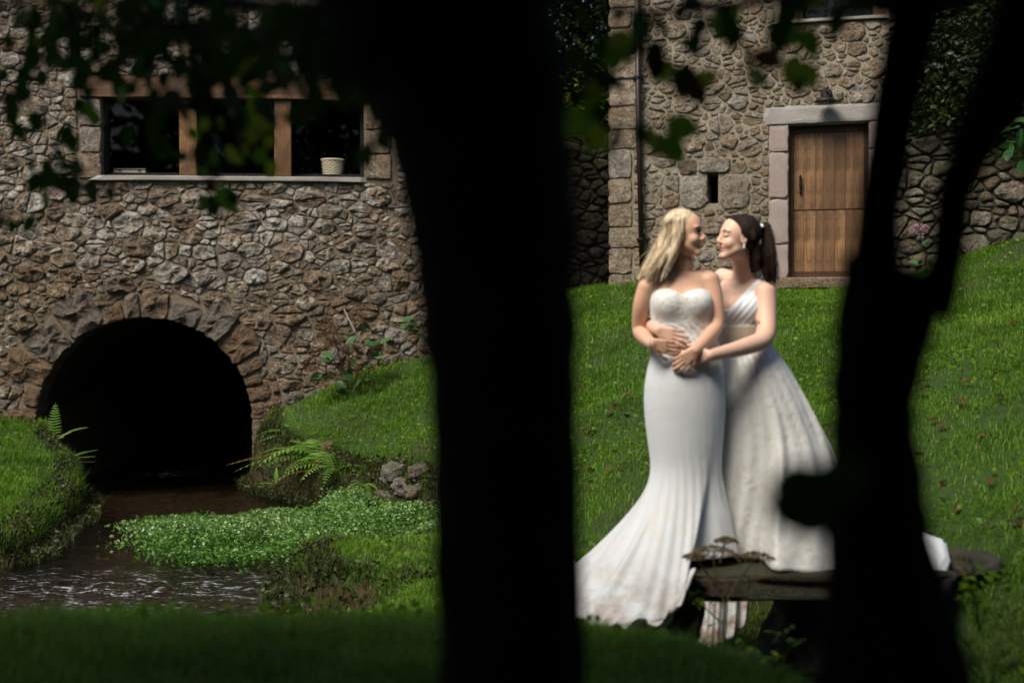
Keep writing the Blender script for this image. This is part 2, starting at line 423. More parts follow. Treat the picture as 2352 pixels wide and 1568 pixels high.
CP = np.array([(-6, 3, -.93), (-2, 3, -.95), (0, 3, -.97), (1, 3, -1.02), (4, 3, -1.05), (0, -3, -1.05), (-6, -3, -1), (6, -3, -1.1), (-9, 0, -1), (9, 0, -1), (-9, -6, -1), (9, -6, -1), (0, -8, -1.1),
      (-6, 4.8, -.96), (-3, 4.9, -1.0), (-1.76, 4.9, -.995), (-.5, 5, -1.03), (.25, 5, -1.08), (.62, 5, -1.12), (1.0, 5, -1.22), (1.5, 5, -1.45), (2.0, 5.2, -1.4), (3, 5.5, -1.12), (4.5, 5, -1.0),
      (-6, 6.4, -1.5), (-3, 6.8, -1.5), (-1, 7.5, -1.6), (.3, 6.4, -1.34), (.8, 6.0, -1.4), (1.15, 6.3, -1.75), (1.6, 6.4, -1.7), (1.2, 7.4, -1.6), (1.7, 7.4, -1.45), (2.1, 6.6, -1.25), (3, 6.8, -.88), (4, 6.5, -.7),
      (.3, 8, -1.28), (1.5, 8.2, -1.2), (3, 8, -.72), (5, 8, -.2), (0, 7.2, -1.4),
      (-1.2, 10.2, -1.5), (-.6, 10.5, -1.46), (-.9, 9.5, -1.52), (0, 9.5, -1.35), (0, 11.5, -1.3), (0, 13, -1.2), (-.4, 12, -1.5), (-1.45, 9.7, -1.53), (-1.4, 11, -1.6),
      (.6, 12, -.6), (2, 12, -.42), (4, 12, .05), (6, 12, .4), (.6, 10, -1.0), (9, 10, 1.0),
      (1, 18.3, .6), (3, 18.3, .655), (4.4, 18, .68), (5.2, 17.6, .9), (6.1, 17, 1.18), (8, 16.5, 1.6), (4, 15, .32), (2, 15, .1), (.8, 15, -.02), (6, 15, .8),
      (-.1, 14.5, -1.12), (-1.1, 15.2, -1.26), (-1.9, 15.8, -1.26), (-2.6, 16.8, -1.22), (-3.0, 17.9, -.95), (-2.4, 17.8, -.72), (-1.8, 17.9, -.45), (-1, 18, -.25), (0, 18.2, .12), (-.6, 16.5, -.72), (-1.6, 16.8, -.9), (.4, 16.5, -.1),
      (-6.4, 17.8, -1.0), (-5.7, 16.8, -1.15), (-5.4, 15.2, -1.3), (-5.0, 13.2, -1.42), (-7, 14, -1.1), (-5.4, 11.8, -1.5), (-8, 11.4, -1.35), (-7, 17.8, -.9), (-9, 15, -1),
      (0, 22, .7), (8, 22, 1.8), (-8, 22, -.5), (3, 30, 1.5), (-12, 30, 0), (14, 14, 2.2), (-14, 5, -.9), (14, 0, -.5)], float)
def _tps(r2): return 0.5 * r2 * np.log(r2 + 1e-9)
_A = _tps(((CP[:, None, :2] - CP[None, :, :2]) ** 2).sum(-1)); n_ = len(CP)
_Pm = np.c_[np.ones(n_), CP[:, :2]]
_K = np.block([[_A + 0.02 * np.eye(n_), _Pm], [_Pm.T, np.zeros((3, 3))]])
_wt = np.linalg.solve(_K, np.r_[CP[:, 2], 0, 0, 0])
def base_h(x, y):
    x = np.asarray(x, float); y = np.asarray(y, float)
    s = _wt[n_] + _wt[n_ + 1] * x + _wt[n_ + 2] * y
    for i in range(n_):
        s = s + _wt[i] * _tps((x - CP[i, 0]) ** 2 + (y - CP[i, 1]) ** 2)
    s = s + 0.10 * fbm(x * 0.9, y * 0.9, 3) + 0.035 * fbm(x * 5, y * 5, 9)
    return np.clip(s, -1.85, 4)
def ground_h(x, y):
    b = base_h(x, y)
    d = shore_dist(x, y) + 0.16 * fbm(np.asarray(x) * 3.0, np.asarray(y) * 3.0, 5)
    t = np.clip((d + 0.16) / 0.28, 0, 1); t = t * t * (3 - 2 * t)
    bed = -2.02 + 0.12 * fbm(np.asarray(x) * 4, np.asarray(y) * 4, 8)
    r = b * (1 - t) + np.minimum(bed, b) * t
    # ditch that runs under the slab
    xd = np.asarray(x, float); yd = np.asarray(y, float)
    dch = np.exp(-((xd - (.166 * yd + np.clip(6.0 - yd, 0, 3) * .75)) / .46) ** 4) * np.clip((yd - 4.6) / .8, 0, 1) * np.clip((8.6 - yd) / .5, 0, 1)
    dch2 = np.exp(-((xd - 1.75) / .75) ** 4 - ((yd - 5.7) / .75) ** 4)
    r = np.where(dch > .02, r * (1 - dch) + np.minimum(r, -1.74) * dch, r); r = r * (1 - dch2) + np.minimum(r, -1.6) * dch2
    # dry land stays above the water level
    return np.where((t < 0.02), np.maximum(r, -1.74), r)
def gz(x, y): return float(ground_h(np.array([x]), np.array([y]))[0])

def make_ground():
    def axis(a, b, fa, fb, fine, coarse):
        s = list(np.arange(a, fa, coarse)) + list(np.arange(fa, fb, fine)) + list(np.arange(fb, b + .01, coarse))
        return np.array(s)
    xs = axis(-90, 90, -9, 9, 0.075, 3.0); ys = axis(-60, 120, 2.5, 20, 0.075, 3.0)
    X, Y = np.meshgrid(xs, ys)
    XC = np.clip(X, -14, 14); YC = np.clip(Y, -9, 30)
    Z = ground_h(XC, YC)
    # under the buildings' plinths and beyond, carry on level
    V = np.stack([X, Y, Z], -1).reshape(-1, 3)
    nx, ny = len(xs), len(ys)
    i = np.arange(nx - 1); j = np.arange(ny - 1); I, J = np.meshgrid(i, j)
    a = (J * nx + I).ravel()
    me = mesh_np(V, np.c_[a, a + 1, a + nx + 1, a + nx], 4, True, "ground")
    o = obj("ground", me, M['ground'])
    tag(o, "sloping green bank and streamside ground around the two stone walls", None, kind="structure")
make_ground()

def make_water():
    xs = np.arange(-9.6, 0.2, 0.035); ys = np.arange(6.3, 22.5, 0.05)
    X, Y = np.meshgrid(xs, ys)
    # riffles in the front left, calmer under the arch
    rif = np.clip(1.25 - np.hypot((X + 2.9) / 1.9, (Y - 10.35) / 0.95), 0, 1)
    rif = np.maximum(rif, 0.5 * np.clip(1.1 - np.hypot((X + 1.9) / 1.2, (Y - 9.7) / 0.5), 0, 1))
    rif = np.maximum(rif, 0.9 * np.clip(1.1 - np.hypot((X + 4.7) / 0.6, (Y - 19.9) / 1.0), 0, 1))
    Z = WZ + 0.012 * fbm(X * 5, Y * 9, 21, 3) + (0.02 + 0.0 * X) * fbm(X * 2, Y * 3.5, 22, 3) + rif * 0.07 * fbm(X * 6, Y * 9, 23, 4)
    V = np.stack([X, Y, Z], -1).reshape(-1, 3)
    nx, ny = len(xs), len(ys)
    I, J = np.meshgrid(np.arange(nx - 1), np.arange(ny - 1)); a = (J * nx + I).ravel()
    me = mesh_np(V, np.c_[a, a + 1, a + nx + 1, a + nx], 4, True, "stream")
    fattr(me, "rnd", rif.ravel() * 1.1)
    o = obj("stream", me, M['water'])
    tag(o, "shallow brown rippling stream flowing out of the stone arch", None, kind="structure")
make_water()
# ------------------------------------------------------------------ masonry
def plane_uv(px, py, org, th):
    """where the ray through a picture point meets an upright wall plane: (along the wall, height)"""
    d = Vector(((px - 1176) / F, 1, (784 - py) / F)); n = Vector((math.sin(th), -math.cos(th), 0)); o = Vector(org)
    t = o.dot(n) / d.dot(n); p = d * t - o
    return (p.x * math.cos(th) + p.y * math.sin(th), p.z)

def clip_poly(poly, nx, ny, c):
    out = []
    for i in range(len(poly)):
        a = poly[i]; b = poly[(i + 1) % len(poly)]
        da = a[0] * nx + a[1] * ny - c; db = b[0] * nx + b[1] * ny - c
        if da <= 0: out.append(a)
        if (da < 0 < db) or (db < 0 < da):
            t = da / (da - db); out.append((a[0] + (b[0] - a[0]) * t, a[1] + (b[1] - a[1]) * t))
    return out
def poly_area(p):
    return 0.5 * sum(p[i][0] * p[(i + 1) % len(p)][1] - p[(i + 1) % len(p)][0] * p[i][1] for i in range(len(p)))
def chaikin(p, q=0.22):
    o = []
    for i in range(len(p)):
        a, b = p[i], p[(i + 1) % len(p)]
        o.append((a[0] * (1 - q) + b[0] * q, a[1] * (1 - q) + b[1] * q)); o.append((a[0] * q + b[0] * (1 - q), a[1] * q + b[1] * (1 - q)))
    return o
def resample(p, n):
    L = [math.dist(p[i], p[(i + 1) % len(p)]) for i in range(len(p))]; T = sum(L); out = []; i = 0; acc = 0
    for k in range(n):
        d = T * k / n
        while acc + L[i] < d and i < len(p) - 1: acc += L[i]; i += 1
        t = (d - acc) / max(L[i], 1e-9); a, b = p[i], p[(i + 1) % len(p)]
        out.append((a[0] + (b[0] - a[0]) * t, a[1] + (b[1] - a[1]) * t))
    return out

def rubble_cells(rng, u0, u1, z0, z1, sizes, tries, rects=(), arch=None, aniso=1.4, gap=0.011, top=None):
    """power diagram of unequal sites: cells of rubble between mortar joints, kept clear of the openings"""
    S = np.zeros((0, 3)); k = aniso
    for r, n in zip(sizes, tries):
        m = 0
        cand = np.array([(rng.uniform(u0, u1), rng.uniform(z0, z1) * k) for _ in range(n)])
        for c in cand:
            u, z = c[0], c[1] / k
            if any(a - r * .55 < u < b + r * .55 and e - r * .4 < z < f + r * .4 for a, b, e, f in rects): continue
            if arch and arch(u, z) < r * .3: continue
            if top and z > top(u): continue
            if len(S) and (np.hypot(S[:, 0] - c[0], S[:, 1] - c[1]) < 0.86 * (S[:, 2] + r)).any(): continue
            S = np.vstack([S, [c[0], c[1], r]])
    polys = []
    for i, (x, y, r) in enumerate(S):
        d = np.hypot(S[:, 0] - x, S[:, 1] - y); idx = np.argsort(d)[1:28]
        rb = max(0.30, 2.4 * r)
        poly = [(x + math.cos(a) * rb * 0.9, y + math.sin(a) * rb * 0.9) for a in [math.pi / 8 + j * math.pi / 4 for j in range(8)]]
        for c in ((1, 0, u1), (-1, 0, -u0), (0, 1, z1 * k), (0, -1, -z0 * k)): poly = clip_poly(poly, *c)
        g = gap * rng.uniform(0.6, 1.7)
        for j in idx:
            nx, ny = S[j, 0] - x, S[j, 1] - y; L = math.hypot(nx, ny)
            c = (S[j, 0] ** 2 + S[j, 1] ** 2 - x * x - y * y + r * r - S[j, 2] ** 2) / 2
            poly = clip_poly(poly, nx / L, ny / L, c / L - g)
            if len(poly) < 3: break
        if len(poly) < 3: continue
        zz = y / k
        for a, b, e, f in rects:
            q = [(x - b, (-1, 0, -b - g)), (a - x, (1, 0, a - g)), (zz - f, (0, -1, (-f) * k - g)), (e - zz, (0, 1, e * k - g))]
            s = max(q, key=lambda t: t[0])
            if abs(s[0]) < 1.2: poly = clip_poly(poly, *s[1])
            if len(poly) < 3: break
        if len(poly) < 3: continue
        poly = [(a, b / k) for a, b in poly]
        if arch:
            # pull points that fall inside the arch ring out to it
            poly = [arch(a, b, True) if arch(a, b) < g else (a, b) for a, b in poly]
        A = abs(poly_area(poly))
        if A < 0.0012: continue
        if A > 0.011 and rng.random() < .42:
            # some blocks are split into flatter, more angular pieces
            cx_ = sum(q[0] for q in poly) / len(poly); cz_ = sum(q[1] for q in poly) / len(poly)
            an = rng.gauss(math.pi / 2, .32) if rng.random() < .72 else rng.gauss(0, .35); nx, nz = math.cos(an), math.sin(an)
            c0_ = cx_ * nx + cz_ * nz + rng.uniform(-.3, .3) * math.sqrt(A) * .5
            done = False
            for half in (clip_poly(poly, nx, nz, c0_ - gap * .8), clip_poly(poly, -nx, -nz, -c0_ - gap * .8)):
                if len(half) > 2 and abs(poly_area(half)) > .0012: polys.append((abs(poly_area(half)), half)); done = True
            if done: continue
        polys.append((A, poly))
    return polys

def stone_geo(rng, poly, proud, depth_back=0.02, n=16, rough=0.22, soft=0.2, dome=1.0):
    """one stone: a rough-faced block standing proud of the wall. local: x along, y into the wall, z up"""
    if poly_area(poly) < 0: poly = poly[::-1]
    poly = resample(chaikin(poly, soft), n)
    cx = sum(p[0] for p in poly) / n; cz = sum(p[1] for p in poly) / n
    size = math.sqrt(abs(poly_area(poly)))
    seed = rng.uniform(0, 100)
    V = []; Fc = []
    tx, tz = rng.uniform(-.22, .22), rng.uniform(-.25, .15)
    rings = ((1.0, -depth_back, 0), (0.99, proud * 0.35, .2), (0.93, proud * 0.85, .8), (0.66, proud * (1 + .10 * dome), 1.1), (0.32, proud * (1 + .15 * dome), 1.2))
    for ri, (s, h, a) in enumerate(rings):
        for k, (x, z) in enumerate(poly):
            dx, dz = x - cx, z - cz
            jn = 1 + 0.13 * mnoise.noise((dx * 14 + seed, dz * 14, 3.1)) * (ri > 0) + (0.05 * mnoise.noise((dx * 40, dz * 40 + seed, ri)) if ri else 0)
            x2, z2 = dx * s * jn, dz * s * jn
            hh = h + a * (rough * size * 0.55 * mnoise.noise((x2 * 9 + seed, z2 * 9 - seed, 1.7)) + rough * size * .25 * mnoise.noise((x2 * 26 + seed, z2 * 26, 9)) + tx * x2 * rough * 2 + tz * z2 * rough * 2)
            if ri: hh = max(hh, proud * 0.12)
            V.append((x2, -hh, z2))
    V.append((0, -(proud * (1 + .25 * dome) + rough * size * .5 * mnoise.noise((seed, -seed, 1.7))), 0))
    R_ = len(rings)
    for i in range(R_ - 1):
        for k in range(n):
            k2 = (k + 1) % n
            a, b, c, d = i * n + k, i * n + k2, (i + 1) * n + k2, (i + 1) * n + k
            Fc += [(a, b, c), (a, c, d)]
    for k in range(n): Fc.append(((R_ - 1) * n + k, (R_ - 1) * n + (k + 1) % n, R_ * n))
    return V, Fc, (cx, 0, cz)

def put_stones(rng, parent, stones, mat, name="stone", limit=300, stuff_name="small_stones"):
    """stones: list of (area, V, F, centre, rnd, mat?) - the largest become parts, the rest one part of kind stuff"""
    stones.sort(key=lambda s: -s[0])
    for A, V, Fc, c, r in stones[:limit]:
        me = mesh_from(V, Fc, False, name); fattr(me, "rnd", [r] * len(V)); obj(name, me, mat, parent, c)
    rest = stones[limit:]
    if rest:
        VV = []; FF = []; RR = []
        for A, V, Fc, c, r in rest:
            b = len(VV); VV += [(v[0] + c[0], v[1] + c[1], v[2] + c[2]) for v in V]; FF += [(f[0] + b, f[1] + b, f[2] + b) for f in Fc]; RR += [r] * len(V)
        me = mesh_np(np.array(VV), np.array(FF), 3, False, stuff_name); fattr(me, "rnd", RR)
        o = obj(stuff_name, me, mat, parent); o["kind"] = "stuff"

def wall_sheet(name, outer, holes, y, mat, parent, thick=0.5):
    """flat sheet of the wall face with holes and reveals running back"""
    loops = [[Vector((a, 0, b)) for a, b in outer]] + [[Vector((a, 0, b)) for a, b in h] for h in holes]
    tris = tessellate_polygon([[Vector((v.x, v.z, 0)) for v in l] for l in loops])
    vs = [(v.x, y, v.z) for l in loops for v in l]; fs = [tuple(t) for t in tris]
    nfront = len(vs)
    vs += [(v[0], y + thick, v[2]) for v in vs]
    b = 0
    for l in loops:
        m = len(l)
        for i in range(m):
            j = (i + 1) % m
            fs.append((b + i, b + j, nfront + b + j, nfront + b + i))
        b += m
    fs += [tuple(nfront + i for i in reversed(t)) for t in tris]
    return obj(name, mesh_from(vs, fs, False, name), mat, parent)

def block(rng, u0, u1, z0, z1, proud=0.02, back=0.02, rough=0.03, soft=0.04, jit=0.006, n=20, dome=.2):
    j = lambda: rng.uniform(-jit, jit)
    pl = [(u0 + j(), z0 + j()), (u1 + j(), z0 + j()), (u1 + j(), z1 + j()), (u0 + j(), z1 + j())]
    V, Fc, c = stone_geo(rng, pl, proud, back, n, rough, soft, dome)
    return [(u1 - u0) * (z1 - z0), V, Fc, c, 0.5]

# ------------------------------------------------------------------ the mill building with the arch (left)
rng = random.Random(5)
LO, LT = (-7.2, 18.0 - 2.2 * 0.07, 0.0), math.atan(0.07)
def lu(px, py): return plane_uv(px, py, LO, LT)
mill = empty("mill_building", LO, LT, "rubble stone mill with oak-posted window above a dark stream arch", "building")
def lrect(x0, y0, x1, y1):
    a = lu(x0, y1); b = lu(x1, y0); return (a[0], b[0], a[1], b[1])
AC = lu(333, 962); AE = lu(580, 962); AT = lu(350, 727)
ARX = AE[0] - AC[0]; ARZ = AT[1] - AC[1]; SILLZ = AC[1]
def ring_len(th):
    d = math.degrees(th)
    return 0.25 + 0.06 * math.sin(d * 0.21 + 1) + (0.20 if 116 < d < 156 else 0) + (0.16 if 35 < d < 60 else 0) + (0.12 if 70 < d < 85 else 0)
def arch_f(u, z, pull=False):
    """distance outside the arch ring (or the pulled out point)"""
    if z < SILLZ:
        if pull: return (AC[0] + math.copysign(ARX + 0.36, u - AC[0]), z)
        return abs(u - AC[0]) - (ARX + 0.35)
    th = math.atan2((z - AC[1]) / ARZ, (u - AC[0]) / ARX); L = ring_len(th)
    ex, ez = AC[0] + (ARX + L) * math.cos(th), AC[1] + (ARZ + L) * math.sin(th)
    if pull: return (ex + .012 * math.cos(th), ez + .012 * math.sin(th))
    return math.hypot(u - AC[0], z - AC[1]) - math.hypot(ex - AC[0], ez - AC[1])
win = lrect(232, 226, 836, 405)
frame_rect = (lu(178, 400)[0], lu(912, 400)[0], lu(500, 418)[1], lu(500, 176)[1])
LW0, LW1 = -1.6, lu(1120, 600)[0]
LZ0, LZ1 = -2.3, 5.0
cells = rubble_cells(rng, lu(-60, 0)[0], LW1 - 0.02, -2.0, lu(0, -60)[1], [0.205, 0.15, 0.115, 0.08, 0.055, .038], [160, 1100, 2600, 4200, 5500, 5000],
                     [frame_rect, ], arch_f, 1.5, 0.0085)
stones = []
for A, poly in cells:
    sz = math.sqrt(A)
    V, Fc, c = stone_geo(rng, poly, min(0.034, 0.010 + sz * 0.08) * rng.uniform(.55, 1.5), 0.02, 20 if sz > .12 else 13, 0.36, 0.07)
    hz = (c[2] + 1.2) / 3.2
    r = rng.random() ** 1.2 * 0.75 + 0.25 * min(1, max(0, hz)) * rng.random() + (0.25 if rng.random() < .06 else 0)
    stones.append((A, V, Fc, c, min(r, 1)))
put_stones(rng, mill, stones, M['stone'])
# voussoirs: real blocks whose inner ends line the arch
vs_ = []
th = math.pi + 0.02
while th > 0.0:
    w = rng.choice((.11, .15, .2, .27, .33)) * rng.uniform(.85, 1.15) if not (118 < math.degrees(th) < 160) else rng.uniform(0.34, 0.5)
    dth = w / ARX; t2 = max(th - dth, -0.01)
    if t2 < 0.07: t2 = -0.01
    g = 0.010 / ARX; tm = (th + t2) / 2; L = ring_len(tm) * rng.uniform(.98, 1.15)
    pts = []
    for t_, s_ in ((th - g, 0), ((th + t2) / 2, 0.0), (t2 + g, 0), (t2 + g * 2.5, 1), ((th + t2) / 2, 1.08), (th - g * 2.5, 1)):
        pts.append((AC[0] + (ARX - .012 + L * s_) * math.cos(t_), AC[1] + (ARZ - .012 + L * s_) * math.sin(t_)))
    pts = [(a + rng.uniform(-.02, .02) * (q_ > 2), b + rng.uniform(-.02, .02) * (q_ > 2)) for q_, (a, b) in enumerate(pts)]
    V, Fc, c = stone_geo(rng, pts, rng.uniform(.03, .055), 0.45, 22, 0.24, 0.10)
    vs_.append((w * L, V, Fc, c, rng.uniform(.15, .65)))
    th = t2
for s in (-1, 1):
    z = SILLZ - 0.01
    while z > -2.0:
        h = rng.uniform(.17, .34)
        a = AC[0] + s * (ARX - .01); b = a + s * rng.uniform(.26, .36)
        u0_, u1_ = min(a, b), max(a, b)
        if s > 0 and abs((z - .15) - lu(640, 915)[1]) < .2: u1_ = lu(690, 900)[0]
        bk = block(rng, u0_, u1_, z - h + .012, z, .04, .5, 0.10, .1, .012); bk[4] = rng.uniform(.1, .6)
        vs_.append(tuple(bk)); z -= h
put_stones(rng, mill, vs_, M['stone_arch'], "arch_stone")
# jamb blocks, left and right of the long window
jb = []
for x0, x1, ys in ((182, 233, (228, 292, 352, 412)), (838, 908, (226, 300, 356, 415))):
    for a, b in zip(ys[:-1], ys[1:]):
        r_ = lrect(x0 + rng.uniform(-7, 3) * (x0 < 300), a, x1 + rng.uniform(-12, 8) * (x0 > 300), b - 3)
        bk = block(rng, *r_, .03, .3, .05, .05, .006); bk[4] = rng.uniform(.35, .75); jb.append(tuple(bk))
put_stones(rng, mill, jb, M['stone_house'], "jamb_stone")
arch_loop = [(AC[0] + ARX * math.cos(t_), AC[1] + ARZ * math.sin(t_)) for t_ in [math.pi * k / 40 for k in range(41)]]
arch_hole = [(AC[0] + ARX, LZ0 + .01)] + arch_loop + [(AC[0] - ARX, LZ0 + .01)]
whole = [(win[0], win[2]), (win[0], win[3]), (win[1], win[3]), (win[1], win[2])]
wall_sheet("wall", [(LW0, LZ0), (LW1, LZ0), (LW1, LZ1), (LW0, LZ1)], [arch_hole, whole], 0.0, M['mortar'], mill, 0.55)
mb = MB()     # side and back of the mill
mb.box(((LW1 + LW1 - .02) / 2 - .2, 4.3, (LZ0 + LZ1) / 2), (.4, 7.4, LZ1 - LZ0)); mb.box((LW0 + .2, 4.3, (LZ0 + LZ1) / 2), (.4, 7.4, LZ1 - LZ0)); mb.box(((LW0 + LW1) / 2, 8.2, (LZ0 + LZ1) / 2), (LW1 - LW0, .4, LZ1 - LZ0))
mb.build("side_wall", M['mortar'], mill)
mb = MB()
mb.add([(LW0 - .3, -.5, LZ1 - .1), (LW1 + .3, -.5, LZ1 - .1), (LW1 + .3, 8.9, LZ1 - .1), (LW0 - .3, 8.9, LZ1 - .1), (LW0 - .3, 4.2, LZ1 + 2), (LW1 + .3, 4.2, LZ1 + 2)],
       [(0, 1, 5, 4), (2, 3, 4, 5), (0, 4, 3), (1, 2, 5), (0, 3, 2, 1)])
mb.build("roof", M['stone_dark'], mill)
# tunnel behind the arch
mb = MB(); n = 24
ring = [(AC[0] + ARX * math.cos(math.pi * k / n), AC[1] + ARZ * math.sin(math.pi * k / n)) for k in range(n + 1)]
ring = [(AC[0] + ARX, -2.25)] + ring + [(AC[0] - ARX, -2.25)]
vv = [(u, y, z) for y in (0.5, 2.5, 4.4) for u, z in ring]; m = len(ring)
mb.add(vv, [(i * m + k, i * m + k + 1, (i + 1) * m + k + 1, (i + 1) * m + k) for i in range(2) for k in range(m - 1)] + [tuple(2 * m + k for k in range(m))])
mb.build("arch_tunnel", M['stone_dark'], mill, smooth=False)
# oak beam, posts, sill, glazing
def wobble_box(c, d, amp, nseg, seed, axis=0):
    """a hewn timber: a box with cut rings along one axis, edges slightly off straight"""
    vs = []; fs = []
    for i in range(nseg + 1):
        s = -0.5 + i / nseg
        for a, b in ((-1, -1), (1, -1), (1, 1), (-1, 1)):
            o1 = amp * mnoise.noise((s * d[axis] * 1.3 + seed, a * 3, b * 5)) ; o2 = amp * mnoise.noise((s * d[axis] * 1.3, a * 4 + seed, b * 2))
            if axis == 0: vs.append((c[0] + s * d[0], c[1] + a * d[1] / 2 + o1, c[2] + b * d[2] / 2 + o2))
            else: vs.append((c[0] + a * d[0] / 2 + o1, c[1] + b * d[1] / 2 + o2, c[2] + s * d[2]))
        if i:
            q = (i - 1) * 4
            for k in range(4): fs.append((q + k, q + (k + 1) % 4, q + 4 + (k + 1) % 4, q + 4 + k))
    fs += [(3, 2, 1, 0), tuple(nseg * 4 + k for k in range(4))]
    return vs, fs
def timber(name, mat, parent, c, d, amp, nseg, seed, axis):
    vs, fs = wobble_box((0, 0, 0), d, amp, nseg, seed, axis)
    me = mesh_from(vs, fs, False, name); fattr(me, "rnd", [random.Random(seed).random() * .5] * len(vs))
    return obj(name, me, mat, parent, c)
b0 = lu(183, 228); b1 = lu(866, 228); bt = lu(500, 179)[1]
zb = lu(500, 226)[1]
timber("lintel_beam", M['oak_beam'], mill, ((b0[0] + b1[0]) / 2, .12, (bt + zb) / 2), (b1[0] - b0[0], .34, bt - zb), .018, 26, 4, 0)
sz_ = lu(500, 405)[1]
mwin = obj("window", (lambda q: mesh_from(q.v, q.f))((lambda q: (q.box((win[0] + .03, .2, (win[2] + win[3]) / 2), (.05, .08, win[3] - win[2])), q.box((win[1] - .03, .2, (win[2] + win[3]) / 2), (.05, .08, win[3] - win[2])), q.box(((win[0] + win[1]) / 2, .2, win[2] + .045), (win[1] - win[0] - .1, .07, .05)), q)[-1])(MB())), M['iron'], mill)
for x0, x1, sd in ((412, 452, 1), (630, 668, 2)):
    a = lu(x0, 300)[0]; b = lu(x1, 300)[0]
    timber("post", M['oak_post'], mwin, ((a + b) / 2, .10, (sz_ + .01 + zb) / 2), (b - a, .22, zb - sz_ - .01), .006, 8, sd, 2)
for x0, x1 in ((236, 411), (453, 629), (669, 832)):
    a = lu(x0, 300)[0]; b = lu(x1, 300)[0]
    obj("pane", mesh_from([(a, .22, sz_ + .02), (b, .22, sz_ + .02), (b, .22, zb - .01), (a, .22, zb - .01)], [(0, 1, 2, 3)]), M['glass'], mwin)
s0 = lu(195, 411); s1 = lu(850, 411)
bk = block(rng, s0[0], s1[0], lu(500, 417)[1], sz_, .07, .35, 0.004, .01, .002, 40, .05)
me = mesh_from(bk[1], bk[2], False, "window_sill"); fattr(me, "rnd", [.6] * len(bk[1])); obj("window_sill", me, M['grey_granite'], mill, bk[3])
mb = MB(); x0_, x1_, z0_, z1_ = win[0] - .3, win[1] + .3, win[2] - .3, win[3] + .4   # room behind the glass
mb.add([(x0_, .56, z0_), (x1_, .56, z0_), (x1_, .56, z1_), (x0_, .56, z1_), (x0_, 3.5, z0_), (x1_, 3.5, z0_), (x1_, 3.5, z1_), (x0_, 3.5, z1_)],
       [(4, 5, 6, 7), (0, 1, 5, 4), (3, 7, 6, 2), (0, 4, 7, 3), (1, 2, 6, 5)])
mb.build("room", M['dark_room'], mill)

# ------------------------------------------------------------------ the house with the door (right)
HO, HT = (1.31, 19.0, 0.0), -math.atan(0.28)
def hu(px, py): return plane_uv(px, py, HO, HT)
def hrect(x0, y0, x1, y1):
    a = hu(x0, y1); b = hu(x1, y0); return (min(a[0], b[0]), max(a[0], b[0]), a[1], b[1])
house = empty("stone_house", HO, HT, "buff stone house with plank door in a pink granite surround and black wall lamp", "house")
u_c = hu(1402, 400)[0]
door_r = (hu(1811, 450)[0], hu(1996, 450)[0], hu(1811, 637)[1], hu(1811, 288)[1])
lint_r = (hu(1755, 270)[0], hu(2060, 270)[0], hu(1800, 287)[1], hu(1800, 246)[1])
jl = (hu(1767, 450)[0], door_r[0]); jr = (door_r[1], door_r[1] + .27)
slot = (hu(1624, 430)[0], hu(1650, 430)[0], hu(1637, 467)[1], hu(1637, 397)[1])
upw = (hu(1795, 0)[0], hu(2034, 0)[0], hu(1820, 47)[1], hu(1820, 47)[1] + 1.1)
usill = (upw[0] - .08, upw[1] + .1, upw[2] - .05, upw[2])
SLb = (hu(1562, 430)[0], slot[0], hu(1600, 480)[1], hu(1600, 402)[1]); SRb = (slot[1], hu(1722, 430)[0], hu(1680, 480)[1], hu(1680, 398)[1])
STb = (hu(1603, 380)[0], hu(1678, 380)[0], slot[3], hu(1640, 362)[1])
HW1 = hu(2140, 400)[0]; HZ0, HZ1 = -.4, 5.4
quoin_r = (u_c, hu(1466, 400)[0], HZ0, HZ1)
rects = [(jl[0], jr[1], door_r[2] - .5, lint_r[2]), lint_r, (SLb[0], SRb[1], SLb[2], SLb[3]), STb, (usill[0], usill[1], usill[2], upw[3])]
cells = rubble_cells(rng, hu(1456, 400)[0], HW1, .1, hu(0, -60)[1] + .3, [0.175, 0.13, 0.1, 0.07, 0.048, .032], [90, 500, 1500, 2800, 3600, 3200], rects, None, 1.35, 0.0125)
stones = []
for A, poly in cells:
    szz = math.sqrt(A)
    V, Fc, c = stone_geo(rng, poly, min(0.030, 0.010 + szz * 0.075) * rng.uniform(.6, 1.4), 0.02, 20 if szz > .1 else 13, 0.26, 0.08)
    stones.append((A, V, Fc, c, rng.random()))
put_stones(rng, house, stones, M['stone_house'])
# quoins, alternating long and short, and a rough plinth boulder
qs = []; z = HZ0
while z < HZ1:
    h = rng.uniform(.24, .42); w = hu(1466 + rng.choice([-14, 12]), 400)[0]
    bk = block(rng, u_c - .02, w, z + .008, z + h - .008, .03, .4, 0.07, .06, .008); bk[4] = rng.uniform(.3, .8); qs.append(tuple(bk)); z += h
put_stones(rng, house, qs, M['stone_house'], "quoin_stone")
bigs = []
for r_ in (SLb, SRb):
    bk = block(rng, r_[0] + .01, r_[1] - .002, r_[2], r_[3], .035, .3, 0.08, .16, .02); bk[4] = rng.uniform(.5, .8); bigs.append(tuple(bk))
bk = block(rng, STb[0], STb[1], STb[2] + .005, STb[3], .045, .1, 0.08, .1, .015); bk[4] = .8; bigs.append(tuple(bk))
put_stones(rng, house, bigs, M['stone_house'], "slot_stone")
js = []
ys = (288, 350, 458, 562, 640)
for a, b in zip(ys[:-1], ys[1:]):
    z1 = hu(1790, a)[1]; z0 = hu(1790, b)[1]
    for q in (jl, jr):
        bk = block(rng, q[0], q[1], z0 + .004, z1 - .004, .035, .22, .006, .012, .001, 24, .05); js.append(tuple(bk))
bk = block(rng, lint_r[0], lint_r[1], lint_r[2] + .003, lint_r[3], .042, .22, .006, .01, .001, 32, .05)
